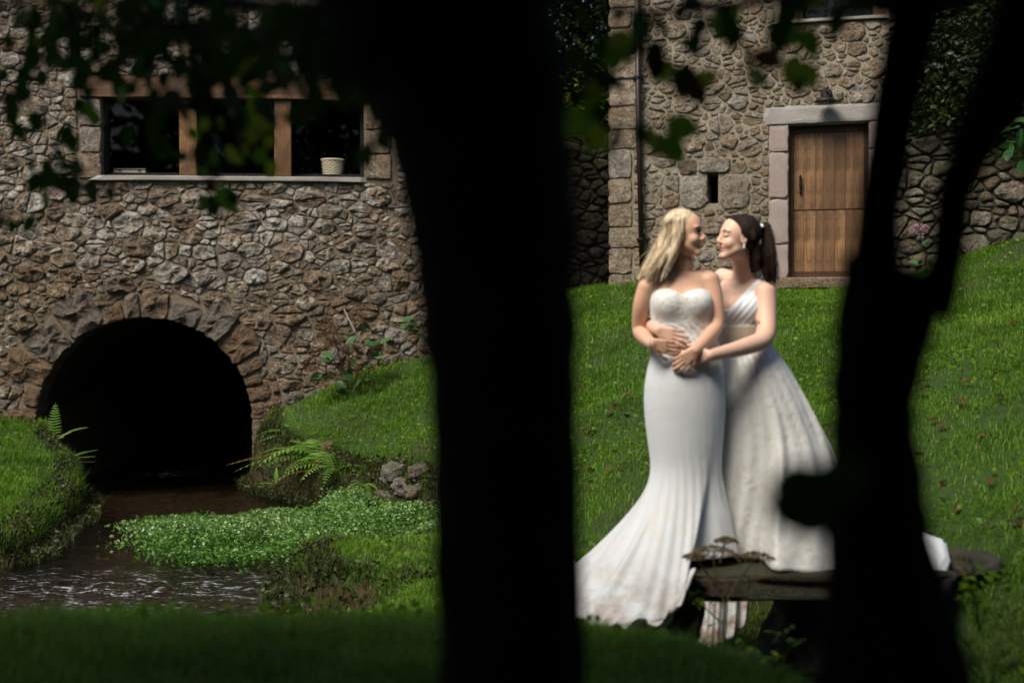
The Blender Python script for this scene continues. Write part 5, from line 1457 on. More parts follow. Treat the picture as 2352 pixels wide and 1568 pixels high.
tag(o, "longer yellow-green grass drooping over the edge of the stream", "bank grass", None, "stuff")
# the cress island
def in_poly(x, y, poly):
    ins = np.zeros(x.shape, bool)
    for i in range(len(poly)):
        ax, ay = poly[i]; bx, by = poly[(i + 1) % len(poly)]
        ins ^= ((ay > y) != (by > y)) & (x < (bx - ax) * (y - ay) / ((by - ay) if by != ay else 1e-9) + ax)
    return ins
cress_poly = [W(a, b) for a, b in ((322, 1262), (352, 1236), (400, 1216), (520, 1212), (640, 1206), (700, 1204), (760, 1176), (860, 1170), (905, 1195), (930, 1215), (1010, 1225), (1010, 1275), (900, 1292), (780, 1290), (690, 1290), (560, 1304), (430, 1308), (360, 1288))]
rs = np.random.RandomState(12); CPp = np.array(cress_poly)
X = rs.uniform(CPp[:, 0].min() - .3, CPp[:, 0].max() + .3, 90000); Y = rs.uniform(CPp[:, 1].min() - .3, CPp[:, 1].max() + .3, 90000)
Xw = X + .45 * fbm(X * 2.5, Y * 2.5, 31); Yw = Y + .9 * fbm(X * 2.5, Y * 2, 32)
k = in_poly(Xw + rs.randn(len(X)) * .14, Yw + rs.randn(len(X)) * .30, cress_poly); gap_ = fbm(X * 2.2, Y * 1.4, 33); k &= (rs.rand(len(X)) < np.clip(.95 + 6 * gap_, .03, 1)); X, Y, gap_ = X[k], Y[k], gap_[k]
ht = .03 + .22 * np.clip(vnoise(X * 1.8, Y * 1.3, 36) * 1.1, 0, 1) * (1 + .4 * fbm(X * 9, Y * 9, 37)) + .03
zz = WZ + ht * rs.rand(len(X)) ** .45
o = cards("cress", np.c_[X, Y, zz], .036, M['cress'], None, 14, rnd=np.clip((zz - WZ) / .2 * .8 + rs.rand(len(X)) * .4 - .1, 0, 1), up=3.0)
tag(o, "bright pale green cress growing in a low island in the stream", "cress", None, "stuff")

# ------------------------------------------------------------------ stones set in the stream bank
rb = random.Random(77)
for (px, py, Y, s, lab) in ((862, 1096, 14.9, .20, "pale pinkish stone at the top left of the stony bank"), (905, 1085, 14.75, .26, "largest pale pink rough stone in the bank above the cress"), (925, 1118, 14.6, .22, "grey-brown stone under the largest pale bank stone"), (898, 1142, 14.7, .24, "mossy low stone at the water's edge beneath the pale ones"),
                   (955, 1130, 14.4, .20, "reddish-brown stone right of the mossy waterside stone"), (962, 1085, 14.5, .2, "rough stone under the grass lip close to the central trunk"), (840, 1132, 15.0, .18, "small dark stone behind the green tuft of the bank"), (590, 1140, 16.9, .16, "flat wet stone at the water beside the arch's right jamb")):
    boulder("bank_stone", P(px, py, Y + .27), (s * 1.05, s * 1.0, s * .8), M['stone_bank'] if py != 1120 and py != 1090 else M['stone_mossy'], rb.uniform(1, 50), lab, "stone", "stones in the stream bank", None, 4, .4, .7)
# ------------------------------------------------------------------ ferns, hydrangea and other single plants
def frond(name, base, az, length, rise, droop, mat, parent, seed, pin=.25, roll=0):
    """rachis with paired leaflets that shorten to the tip; each leaflet a small toothed blade"""
    r = random.Random(seed); n = 15; mb = MB(); pts = []
    d = Vector((math.cos(az), math.sin(az), 0)); side = Vector((-math.sin(az), math.cos(az), 0))
    for i in range(n + 1):
        t = i / n; pts.append(Vector(base) + d * (length * (t * math.cos(rise) + .12 * t * t)) + Vector((0, 0, length * (t * math.sin(rise) - droop * t * t))))
    mb.tube(pts, [.0035 * (1 - .8 * i / n) + .0006 for i in range(n + 1)], 4)
    for i in range(2, n + 1):
        t = i / n; L = length * pin * math.sin(min(1, t * 1.9 + .12) * math.pi / 2) * (1 - t) ** .62 + .004
        tg = (pts[min(i + 1, n)] - pts[i - 1]).normalized()
        for s_ in (-1, 1):
            dr = (side * s_ * .93 + tg * .38 + Vector((0, 0, -.18 + r.uniform(-.1, .1)))).normalized(); up = dr.cross(tg).normalized()
            w = length / n * .21; p = pts[i]
            q = [p - tg * w * .7, p + dr * L * .3 - tg * w, p + dr * L * .7 - tg * w * .7, p + dr * L, p + dr * L * .7 + tg * w * .6, p + dr * L * .3 + tg * w, p + tg * w * .7]
            mb.add(q, [tuple(range(7))])
    me = mesh_from(mb.v, mb.f, False, name); fattr(me, "rnd", [r.random()] * len(mb.v))
    return obj(name, me, mat, parent)
def fern(px, py, Y, label, spec, seed):
    b = P(px, py, Y); e = empty("fern", b, 0, label, "fern", "ferns by the stream")
    for i, (az, ln, rise, droop, br) in enumerate(spec):
        frond("frond", (0, 0, 0), R(az), ln, R(rise), droop, M['fern_brown'] if br else M['fern'], e, seed + i)
fern(735, 1068, 15.9, "large fern with arching green fronds and one brown frond beside the arch", [(170, .95, 62, .85, 0), (205, 1.0, 52, .8, 0), (178, .9, 48, .62, 0), (196, .95, 30, .55, 0), (172, 1.05, 24, .42, 1), (150, .7, 60, .5, 0), (215, .75, 38, .6, 0), (120, .75, 70, .6, 0), (345, .6, 55, .7, 0), (20, .5, 60, .7, 0), (70, .6, 70, .5, 1), (235, .6, 30, .6, 0), (190, .6, 62, .6, 0), (330, .4, 55, .5, 0), (270, .5, 40, .7, 1), (160, .9, 40, .6, 0)], 100)
fern(770, 1085, 15.4, "bushy fern with drooping fronds on the edge of the stream bank", [(180, .8, 55, .8, 0), (160, .7, 65, .7, 0), (205, .75, 40, .75, 0), (230, .6, 45, .8, 0), (185, .65, 20, .5, 1), (140, .6, 70, .6, 0), (350, .5, 50, .8, 0), (260, .5, 45, .9, 0)], 210)
fern(690, 1010, 17.2, "smaller green fern against the wall right of the arch", [(180, .6, 45, .6, 0), (150, .5, 60, .5, 0), (125, .7, 66, .35, 0), (205, .55, 35, .6, 0), (60, .5, 65, .4, 0)], 130)
fern(122, 1022, 17.0, "upright fern standing at the left foot of the arch", [(95, .55, 84, .1, 0), (20, .55, 52, .42, 0), (150, .3, 60, .4, 0), (40, .3, 60, .4, 0), (230, .3, 40, .5, 1)], 150)
fern(150, 1058, 16.6, "low yellowish fern leaning over the water left of the arch", [(10, .38, 32, .2, 0), (-12, .36, 18, .15, 0), (25, .30, 40, .3, 0), (-5, .33, -4, -.05, 1), (200, .3, 40, .6, 1)], 170)
fern(835, 1118, 14.75, "dark green tuft of strap leaves between the bank stones", [(200, .26, 50, .9, 0), (240, .3, 40, .9, 0), (290, .3, 45, .9, 0), (330, .25, 50, .9, 0), (180, .22, 60, .6, 0)], 190)
# hart's-tongue leaves at the foot of the arch
e = empty("hartstongue_fern", P(634, 1112, 16.5), 0, "glossy strap-leaved fern just above the water right of the arch", "fern")
for k, (az, ln, rs_) in enumerate(((180, .25, 12), (95, .2, 85), (185, .2, -20))):
    me = leaf_mesh(M['fern'], .22, 4, .2, .2, k, "leaf"); o = obj("leaf", me, None, e); o.scale = (ln,) * 3; o.rotation_euler = (0, -R(rs_), R(az))

hyd = empty("hydrangea", P(800, 905, 17.7), 0, "hydrangea with brown dried flower heads and green leaves against the mill wall", "shrub")
ho = Vector(hyd.location); rhy = random.Random(3)
def hp_(px, py, Y=17.55): return Vector(P(px, py, Y)) - ho
heads = [(757, 750, 42), (742, 786, 40), (818, 725, 30), (770, 800, 46), (800, 790, 44), (785, 828, 44), (815, 835, 40), (862, 792, 34), (715, 836, 34), (770, 882, 48), (838, 888, 40), (832, 850, 32), (765, 765, 36), (880, 830, 26)]
stem_mb = []
for (px, py, w) in heads:
    r_ = w / F * 17.55 * .62; c = hp_(px, py, 17.55 + rhy.uniform(-.1, .08))
    mb = MB(); mb.tube([Vector((rhy.uniform(-.08, .08), .1, -.05)), c * .5 + Vector((0, .08, .05)), c], [.008, .006, .004], 5); mb.build("stem", M['dryplant'], hyd)
    n = 260; rs = np.random.RandomState(px); q = rs.randn(n, 3); q /= np.linalg.norm(q, axis=1)[:, None]; q *= (r_ * rs.uniform(.72, 1.0, n))[:, None]; q[:, 2] *= .85
    cards("flower_head", q + np.array(c), .022, M['hydflower'], hyd, px, rnd=rs.rand(n))
lm = [leaf_mesh(M['hydleaf'], .6, 4, .15, .2, s, "leaf") for s in range(6)]
for k, (px, py) in enumerate([(742, 808), (735, 825), (748, 815), (752, 862), (745, 870), (770, 878), (778, 850), (735, 855), (820, 772), (832, 742), (790, 765), (812, 800), (826, 808), (836, 785), (850, 812), (848, 778), (862, 822), (868, 838), (870, 868), (852, 870), (830, 872), (812, 868), (775, 772), (846, 748), (873, 790), (800, 905), (845, 905), (756, 800), (818, 830), (800, 845)]):
    o = obj("leaf", lm[k % 6], None, hyd, hp_(px, py, 17.42)); s_ = rhy.uniform(.12, .19); o.scale = (s_,) * 3; o.rotation_euler = (rhy.uniform(-.9, .9), rhy.uniform(-.7, .7), rhy.uniform(0, 6.28))
e = empty("wall_plant", P(945, 758, 17.75), 0, "small dark green leafy plant rooted in the mill wall near the trunk", "plant")
for k in range(12):
    o = obj("leaf", lm[k % 6], None, e, (rhy.uniform(-.12, .12), -.06, rhy.uniform(-.06, .12))); s_ = rhy.uniform(.1, .17); o.scale = (s_,) * 3; o.rotation_euler = (rhy.uniform(-.8, .8), rhy.uniform(-.9, .3), rhy.uniform(0, 6.28))
mb = MB(); mb.tube([(0, .1, -.05), (0, -.02, 0), (.03, -.05, .08)], .005, 5); mb.build("stem", M['dryplant'], e)
pk = empty("pink_hydrangea", P(2112, 560, 17.0), 0, "pink hydrangea flower seen between the two stems of the forked trunk", "shrub"); o2 = Vector(pk.location)
n = 260; rs = np.random.RandomState(5); q = rs.randn(n, 3); q /= np.linalg.norm(q, axis=1)[:, None]; q *= np.array([.12, .1, .06])
cards("flower_head", q + np.array(Vector(P(2112, 527, 16.9)) - o2), .03, M['pinkflower'], pk, 3, rnd=rs.rand(n))
mb = MB(); mb.tube([(.05, 0, -.35), (.03, 0, 0), Vector(P(2112, 530, 16.9)) - o2], .006, 5); mb.build("stem", M['dryplant'], pk)
for k in range(14):
    o = obj("leaf", lm[k % 6], None, pk, (rhy.uniform(-.28, .28), rhy.uniform(-.1, .1), rhy.uniform(-.25, .12))); s_ = rhy.uniform(.12, .2); o.scale = (s_,) * 3; o.rotation_euler = (rhy.uniform(-.8, .8), rhy.uniform(-.9, .3), rhy.uniform(0, 6.28))

# canes
mb = MB(); mb.tube([P(154, 1062, 16.5), P(190, 1108, 16.2), P(231, 1165, 15.5)], [.006, .006, .004], 6); tag(mb.build("cane", M['dryplant']), "thin dry cane reaching from the left bank down to the water", "cane")
mb = MB(); mb.tube([P(790, 710, 17.3), P(815, 760, 17.25), P(842, 820, 17.35), P(878, 884, 17.6)], [.008, .008, .006, .005], 6); tag(mb.build("cane", M['grey_granite']), "pale bare cane leaning across the hydrangea on the mill wall", "cane")

# dried umbel plant in front of the slab
um = empty("umbel_plant", P(1658, 1500, 6.05), 0, "dried flat-topped umbel plant standing in front of the stone slab", "plant"); uo = Vector(um.location)
U = lambda px, py, d=0: Vector(P(px, py, 6.05 + d)) - uo
stems = [([(1660, 1500), (1660, 1440), (1664, 1386), (1652, 1340), (1641, 1300), (1639, 1262)], (1640, 1258, 46)), ([(1664, 1386), (1690, 1345), (1712, 1312), (1728, 1288)], (1735, 1272, 40)), ([(1660, 1432), (1630, 1405), (1600, 1375)], None), ([(1652, 1345), (1632, 1325), (1612, 1300), (1598, 1285)], (1594, 1275, 26)), ([(1654, 1292), (1662, 1260), (1666, 1240)], (1668, 1238, 24))]
for k, (pl, hd) in enumerate(stems):
    mb = MB(); mb.tube([U(a, b, .02 * k) for a, b in pl], [.005 * (1 - .5 * i / len(pl)) for i in range(len(pl))], 6); mb.build("stem", M['dryplant'], um)
    if hd:
        px, py, w = hd; rs = np.random.RandomState(px); n = 260; rr = w / F * 6.05 * 1.15; a = rs.uniform(0, 6.28, n); rad = rr * np.sqrt(rs.rand(n))
        c = np.array(U(px, py, .02 * k)); q = np.c_[rad * np.cos(a), rad * np.sin(a), .008 - .35 * rad ** 2 / rr + rs.uniform(-.004, .004, n)]
        cards("umbel", q + c, .014, M['dryplant'], um, k, rnd=rs.rand(n), up=2)
        mb = MB()
        for j in range(12):
            t_ = j * .52; mb.tube([c - np.array([0, 0, .02]), c + np.array([rr * .7 * math.cos(t_), rr * .7 * math.sin(t_), 0])], .0009, 4)
        mb.build("ray", M['dryplant'], um)
for k, (px, py) in enumerate(((1668, 1384), (1648, 1352), (1626, 1380), (1702, 1325), (1655, 1432), (1645, 1432))):
    o = obj("leaf", lm[k % 6], None, um, U(px, py, -.01)); o.scale = (.045,) * 3; o.rotation_euler = (rhy.uniform(-1, 1), rhy.uniform(-.5, .5), rhy.uniform(0, 6.28))
# leafy weeds at the slab's left end and in the ditch
def leafy(name, px, py, Y, label, n, spread, s0, mat, seed, group=None, cat="plant"):
    r = random.Random(seed); e = empty(name, P(px, py, Y), 0, label, cat, group); ms = [leaf_mesh(mat, .55, 4, .2, .25, 60 + s) for s in range(4)]
    for j in range(max(3, n // 6)):
        tip = Vector((r.uniform(-1, 1) * spread[0], r.uniform(-1, 1) * spread[1], r.uniform(.3, 1) * spread[2])); mb = MB(); mb.tube([(0, 0, -.05), tip * .5 + Vector((0, 0, .02)), tip], .0025, 4); mb.build("stem", mat, e)
        for q in range(6):
            t_ = .35 + .65 * q / 5; o = obj("leaf", ms[(j + q) % 4], None, e, tip * t_); s_ = s0 * r.uniform(.7, 1.3); o.scale = (s_,) * 3; o.rotation_euler = (r.uniform(-.6, .6), r.uniform(-.8, .4), r.uniform(0, 6.28))
    return e
leafy("leafy_weed", 1602, 1405, 6.55, "bright green leafy weed under the left end of the slab", 36, (.09, .06, .16), .055, M['lightleaf'], 1, "weeds around the slab")
leafy("leafy_weed", 1730, 1535, 5.6, "weed with small leaves at the edge of the dark ditch", 24, (.14, .06, .12), .045, M['lightleaf'], 2, "weeds around the slab")
leafy("leafy_weed", 2250, 1420, 5.6, "pale leafy weed right of the forked trunk's foot below the mossy stone", 36, (.14, .1, .22), .05, M['lightleaf'], 3, "weeds around the slab")
leafy("leafy_weed", 2270, 1545, 4.8, "dim leafy weed in the lower right corner", 36, (.22, .12, .16), .05, M['lightleaf'], 4, "weeds around the slab")
leafy("leafy_weed", 1800, 1490, 6.1, "small shaded weed growing in the ditch under the slab", 18, (.12, .06, .10), .04, M['twigleaf'], 5, "weeds around the slab")

# fallen leaves
rf = random.Random(40); fm = [leaf_mesh(M['brownleaf'], .7, 4, .35, .35, 200 + s, "fallen_leaf") for s in range(4)]
for k in range(46):
    for _ in range(50):
        px = rf.uniform(2075, 2350) if k < 34 else rf.uniform(1345, 1480); py = rf.uniform(700, 1260) if k < 34 else rf.uniform(880, 1180)
        # walk along the sight line to the slope
        hit = None
        for Y in np.arange(6.5, 18, .08):
            x, _y, z = P(px, py, Y)
            if gz(x, Y) >= z: hit = (x, Y, gz(x, Y)); break
        if hit: break
    if not hit: continue
    o = obj("fallen_leaf", fm[k % 4], None, None, (hit[0], hit[1], hit[2] + .045)); s_ = rf.uniform(.06, .10); o.scale = (s_,) * 3; o.rotation_euler = (rf.uniform(-.4, .4), rf.uniform(-.4, .4), rf.uniform(0, 6.28))
    if k < 34: tag(o, "dry reddish-brown leaf lying on the grass slope right of the forked trunk", "leaf", "fallen leaves on the right slope")
    else: tag(o, "dry brown leaf lying in the grass between the central trunk and the blonde woman", "leaf", "fallen leaves left of the women")

# things on the window sills
bs = Vector(P(764, 404, 18.48)); e = empty("basket", bs, 0, "pale woven round basket behind the right pane of the mill window", "basket")
mb = MB(); rb_ = 27 / F * 18.4; hb_ = .21
mb.lathe([(rb_ * .90, 0), (rb_ * .95, hb_ * .5), (rb_, hb_ * .93)], 28); b_ = mb.build("basket_body", mat_plain("basket_cane", (.22, .18, .12), .8, .2), e)
mb = MB()
for j in range(9):
    z = .012 + j * hb_ * .1
    mb.tube([(rb_ * (.905 + .09 * j / 9) * math.cos(t_) * 1.02, rb_ * (.905 + .09 * j / 9) * math.sin(t_) * 1.02, z + .004 * math.sin(t_ * 14 + j * 3.14)) for t_ in np.linspace(0, 2 * math.pi, 57)], .0055, 4)
mb.build("weave", mat_plain("basket_weave", (.50, .45, .34), .8, .2), e)
mb = MB(); mb.tube([(rb_ * 1.02 * math.cos(t_), rb_ * 1.02 * math.sin(t_), hb_ * .95) for t_ in np.linspace(0, 2 * math.pi, 30)], .012, 6); mb.build("rim", mat_plain("basket_rim", (.45, .40, .30), .8, .2), e)
e = empty("wooden_box", P(303, 402, 18.35), .04, "flat pale wooden case lying behind the left pane of the mill window", "box"); w_ = 72 / F * 18.35
mb = MB(); mb.box((0, 0, .035), (w_, .28, .06)); mb.build("case_body", mat_plain("pale_case", (.30, .27, .21), .7, .2), e)
mb = MB(); mb.box((0, -.145, .055), (w_ * 1.0, .006, .008)); mb.build("lid_edge", M['iron'], e)
for s_ in (-.3, .3):
    mb = MB(); mb.box((w_ * s_, -.146, .045), (.03, .01, .02)); mb.build("latch", M['iron'], e)
js_ = P(1909, 43, 18.55); e = empty("jug", js_, 0, "small greenish glass jug on the upper window sill of the house", "jug")
mb = MB(); mb.lathe([(.0, 0), (.065, 0), (.055, .03), (.05, .06), (.045, .08), (.06, .11), (.062, .14), (.035, .18), (.028, .24), (.03, .26)], 18); mb.build("jug_body", mat_plain("greenish_glass", (.13, .15, .12), .2, .5), e, smooth=True)
mb = MB(); mb.tube([(.05, 0, .16), (.09, 0, .18), (.10, 0, .23)], .007, 6); mb.build("handle", mat_plain("old_brass", (.12, .1, .06), .4, .5), e)
# the little cascade inside the arch
mb = MB(); wf = Vector(P(262, 980, 21.2))
for k in range(9):
    x_ = wf.x - .09 + k * .022; mb.tube([(x_, wf.y + .25, wf.z + .01), (x_, wf.y, wf.z), (x_ + .01 * math.sin(k), wf.y - .06, wf.z - .12), (x_ + .02 * math.sin(k * 2), wf.y - .10, WZ + .02)], [.014, .018, .008, .006], 5)
o = mb.build("cascade", M['foam']); tag(o, "thin white cascade spilling into the dark tunnel behind the arch", None, kind="structure")
mb = MB(); mb.box((wf.x, wf.y + .5, wf.z - .5), (.55, .7, .95)); tag(mb.build("weir_stone", M['stone_dark']), "dark stone ledge in the tunnel that the cascade runs over", "stone ledge")

# ------------------------------------------------------------------ trees
def trunk_from(name, pts, Y, parent, mat, seed, n=20):
    """pts: (px_left, px_right, py) silhouette stations"""
    o = Vector(parent.location); path = []; rad = []
    for a, b, py in pts:
        path.append(Vector(P((a + b) / 2, py, Y)) - o); rad.append((b - a) / 2 / F * Y)
    # refine
    P2 = []; R2 = []
    for i in range(len(path) - 1):
        for j in range(5):
            t = j / 5; P2.append(path[i].lerp(path[i + 1], t)); R2.append(rad[i] * (1 - t) + rad[i + 1] * t)
    P2.append(path[-1]); R2.append(rad[-1])
    mb = MB(); mb.tube(P2, R2, n, True, .12); return mb.build(name, mat, parent, smooth=True)
YT = 1.8
t1 = empty("tree", P(1180, 784, YT)[:2] + (-1.0,), 0, "dark slender trunk in the middle, closest to the camera, with leafy twigs at upper left", "tree", "trees framing the view")
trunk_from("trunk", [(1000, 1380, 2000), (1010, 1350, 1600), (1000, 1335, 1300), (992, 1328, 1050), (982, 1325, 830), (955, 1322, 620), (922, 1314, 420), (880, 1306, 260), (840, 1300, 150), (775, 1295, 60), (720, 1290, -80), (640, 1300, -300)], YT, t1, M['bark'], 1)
o1 = Vector(t1.location)
YR = 1.62
t2 = empty("tree", P(2010, 784, YR)[:2] + (-1.0,), 0, "dark forked trunk at the right, splitting into two stems above the slope", "tree", "trees framing the view")
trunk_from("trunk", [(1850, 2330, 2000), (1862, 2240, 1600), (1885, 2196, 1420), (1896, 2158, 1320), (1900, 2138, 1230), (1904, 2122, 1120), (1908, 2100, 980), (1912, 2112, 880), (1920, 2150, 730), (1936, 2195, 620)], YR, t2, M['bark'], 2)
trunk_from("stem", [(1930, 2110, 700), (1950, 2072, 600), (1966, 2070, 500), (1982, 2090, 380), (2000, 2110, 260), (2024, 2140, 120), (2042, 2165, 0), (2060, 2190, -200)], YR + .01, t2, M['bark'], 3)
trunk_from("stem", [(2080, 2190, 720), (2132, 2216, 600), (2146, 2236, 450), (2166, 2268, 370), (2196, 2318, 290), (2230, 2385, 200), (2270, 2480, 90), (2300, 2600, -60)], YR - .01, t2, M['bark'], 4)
o2 = Vector(t2.location)
tl = [leaf_mesh(M['twigleaf'], .72, 4, .15, .2, 300 + s) for s in range(8)]; ll = [leaf_mesh(M['lightleaf'], .72, 4, .15, .2, 320 + s) for s in range(5)]; bl = [leaf_mesh(M['brownleaf'], .6, 4, .2, .3, 340 + s) for s in range(3)]  # ll: paler copy of tl, light through the leaves put into the colour
rt = random.Random(17)
def leaf_at(parent, o, px, py, Y, s, kind=0, tilt=None):
    ms = (tl, ll, bl)[kind]; ob = obj("leaf", ms[rt.randrange(len(ms))], None, parent, Vector(P(px, py, Y)) - o)
    ob.scale = (s,) * 3
    # most blades hang with their faces turned partly to the viewer
    ob.rotation_euler = (R(90) + rt.uniform(-.9, .9), rt.uniform(.2, 2.4) if tilt is None else tilt, rt.uniform(-1.0, 1.0))
def spray(parent, o, line, Y0, Y1, nleaf, spread, s0, kinds, r0=.006):
    pts = [P(a, b, Y0 + (Y1 - Y0) * i / (len(line) - 1)) for i, (a, b) in enumerate(line)]
    mb = MB(); mb.tube([Vector(p) - o for p in pts], [r0 * (1 - .8 * i / len(pts)) for i in range(len(pts))], 6); mb.build("branch", M['bark'], parent)
    for k in range(nleaf):
        t = (k + rt.random()) / nleaf * (len(line) - 1); i = min(int(t), len(line) - 2); f = t - i
        px = line[i][0] * (1 - f) + line[i + 1][0] * f + rt.gauss(0, spread); py = line[i][1] * (1 - f) + line[i + 1][1] * f + rt.gauss(0, spread) + spread * .3
        leaf_at(parent, o, px, py, Y0 + (Y1 - Y0) * t / (len(line) - 1) + rt.uniform(-.12, .12), s0 * rt.uniform(.7, 1.25), rt.choices((0, 1, 2), kinds)[0])
D_ = (.97, .03, 0); G_ = (.8, .18, .02); K_ = (.85, .13, .02)
spray(t1, o1, [(900, 60), (760, 40), (560, 10), (300, -20), (0, -30)], 1.9, 3.4, 30, 34, .055, D_, .02)
spray(t1, o1, [(800, 110), (700, 90), (560, 70), (430, 60), (300, 40)], 2.0, 3.2, 40, 34, .055, D_, .012)
spray(t1, o1, [(430, 20), (440, 120), (460, 220), (485, 320), (490, 400), (480, 440)], 3.2, 3.3, 36, 26, .052, (.45, .48, .07), .008)
spray(t1, o1, [(560, 20), (575, 120), (560, 220), (580, 300), (600, 320)], 3.2, 3.3, 24, 26, .050, (.3, .6, .1), .007)
spray(t1, o1, [(350, 0), (330, 100), (350, 200), (370, 270), (385, 330)], 3.3, 3.4, 26, 26, .052, K_, .007)
spray(t1, o1, [(130, -20), (180, 70), (230, 140), (200, 250), (130, 330), (100, 420)], 3.3, 3.4, 30, 24, .052, D_, .007)
spray(t1, o1, [(40, -20), (70, 90), (40, 200), (60, 250)], 3.4, 3.4, 16, 26, .052, D_, .006)
spray(t1, o1, [(110, 350), (150, 400), (190, 425), (240, 420)], 3.4, 3.4, 12, 16, .052, D_, .004)
spray(t1, o1, [(940, 150), (880, 120), (800, 60), (720, 20), (640, 0)], 1.9, 2.3, 46, 40, .055, D_, .01)
spray(t1, o1, [(420, 60), (330, 50), (240, 40), (150, 20)], 2.9, 3.3, 34, 34, .055, D_, .008)
spray(t1, o1, [(640, 90), (540, 130), (460, 150), (400, 170)], 2.9, 3.2, 34, 30, .055, K_, .006)
spray(t1, o1, [(700, 60), (660, 140), (640, 190), (600, 240)], 3.1, 3.2, 20, 30, .050, K_, .006)
spray(t1, o1, [(850, 120), (800, 150), (740, 130), (690, 120)], 2.4, 2.8, 20, 30, .048, D_, .007)
spray(t1, o1, [(880, 240), (840, 300), (865, 360)], 2.4, 2.9, 6, 18, .045, D_, .004)
spray(t1, o1, [(260, -20), (200, 60), (120, 100), (20, 120)], 3.2, 3.4, 18, 34, .055, D_, .007)
spray(t1, o1, [(500, -20), (400, 40), (280, 110), (250, 190)], 3.1, 3.3, 16, 30, .055, K_, .007)
spray(t1, o1, [(0, 480), (30, 490), (60, 500)], 3.6, 3.6, 4, 12, .045, D_, .003)
spray(t2, o2, [(2060, -40), (1900, -20), (1700, 10), (1500, 30), (1380, 20)], 1.8, 2.7, 20, 30, .05, D_, .012)
spray(t2, o2, [(1650, 0), (1690, 80), (1720, 120), (1740, 150)], 2.6, 2.6, 9, 22, .052, (.35, .4, .25), .005)
spray(t2, o2, [(1850, 10), (1835, 100), (1830, 160)], 2.6, 2.6, 5, 16, .052, (.3, .6, .1), .004)
spray(t2, o2, [(1500, 20), (1480, 80), (1440, 90), (1410, 95)], 2.7, 2.6, 8, 18, .055, (.4, .55, .05), .005)
spray(t2, o2, [(1420, 70), (1500, 120), (1560, 160), (1625, 190)], 2.6, 2.6, 10, 18, .058, (.45, .35, .2), .005)
spray(t2, o2, [(1340, 190), (1360, 250), (1400, 300), (1480, 280), (1550, 282)], 2.6, 2.6, 10, 16, .058, (.3, .55, .15), .005)
spray(t2, o2, [(1330, 60), (1345, 140), (1350, 180), (1330, 230), (1370, 280)], 2.5, 2.5, 12, 18, .045, (.4, .45, .15), .004)
for px, py, s in ((1420, 88, .062), (1550, 284, .070), (1840, 152, .058), (1362, 208, .05), (1625, 170, .05), (1585, 100, .045)): leaf_at(t2, o2, px - 25, py, 2.55, s, 1, .25)
for px, py, s, Y in ((1748, 1150, .062, 1.15), (1760, 1120, .058, 1.18), (1815, 1140, .06, 1.2), (1800, 1165, .05, 1.2), (1840, 1090, .055, 1.25), (1880, 1075, .055, 1.3)):
    leaf_at(t2, o2, px, py, Y, s, 0, .15); o2_ = bpy.context.scene.collection.objects[-1]; o2_.rotation_euler = (R(84), rt.uniform(-.3, .5), rt.uniform(-.3, .3))
mb = MB(); mb.tube([Vector(P(1935, 1090, 1.6)) - o2, Vector(P(1870, 1100, 1.3)) - o2, Vector(P(1760, 1150, 1.16)) - o2], .0025, 6); mb.build("branch", M['bark'], t2)
# limbs, and unseen crowns shaped to keep light off the near trunks and grass
def limbs(parent, o, start, n, reach, zr, seed):
    r = random.Random(seed)
    for k in range(n):
        a = r.uniform(0, 6.28); L = reach * r.uniform(.6, 1); z0 = start.z + r.uniform(0, 1.2)
        p0 = Vector((start.x, start.y, z0)); p3 = Vector((start.x + L * math.cos(a), start.y + L * math.sin(a), max(r.uniform(*zr), .26 * (start.y + L * math.sin(a)) + .9))); pm = p0.lerp(p3, .5) + Vector((r.uniform(-.3, .3), r.uniform(-.3, .3), .4))
        mb = MB(); mb.tube([p0 - o, pm - o, p3 - o], [.05, .035, .012], 8); mb.build("limb", M['bark'], parent)
mb = MB(); a_ = Vector(P(1015, -300, YT)); mb.tube([a_ - o1 - Vector((0, 0, .1)), a_ - o1 + Vector((-.1, .1, 1.0)), a_ - o1 + Vector((-.15, 0, 3.5))], [.15, .11, .04], 12, True, .1); mb.build("trunk", M['bark'], t1, smooth=True)
limbs(t1, o1, a_ + Vector((-.1, .1, .5)), 9, 3.6, (1.8, 3.6), 1); b_ = Vector(P(2120, -200, YR)); limbs(t2, o2, b_ + Vector((0, 0, .2)), 7, 3.2, (1.8, 3.4), 2)
mb = MB(); mb.tube([b_ - o2 - Vector((0, 0, .1)), b_ - o2 + Vector((0, .1, 1.2)), b_ - o2 + Vector((.1, 0, 3.2))], [.07, .055, .03], 12, True, .1); mb.build("stem", M['bark'], t2, smooth=True)
def crown(parent, o, cx, cy, rx, ry, z0, z1, n, seed, size=.16):
    rs = np.random.RandomState(seed); q = rs.uniform(-1, 1, (n * 3, 3)); q = q[(q ** 2).sum(1) < 1][:n]
    X = cx + q[:, 0] * rx; Y = cy + q[:, 1] * ry; Z = (z0 + z1) / 2 + q[:, 2] * (z1 - z0) / 2
    k = (Z > np.maximum(.24 * Y + .50, .9)) & ~((X > -.2) & (Y > 1.4) & (Z < 1.9)) & ~((X > -2.6) & (Y > 2.4) & (Z < 1.9)) & (fbm(X * .9 + Z, Y * .9 - Z, seed) > -.09)
    ob = cards("crown", np.c_[X, Y, Z][k] - np.array(o), size, M['canopy'], parent, seed); ob["kind"] = "stuff"
crown(t1, o1, -1.8, .2, 5.2, 3.9, .9, 5.0, 54000, 3); crown(t2, o2, 3.0, .0, 4.6, 3.7, .9, 5.0, 44000, 4)
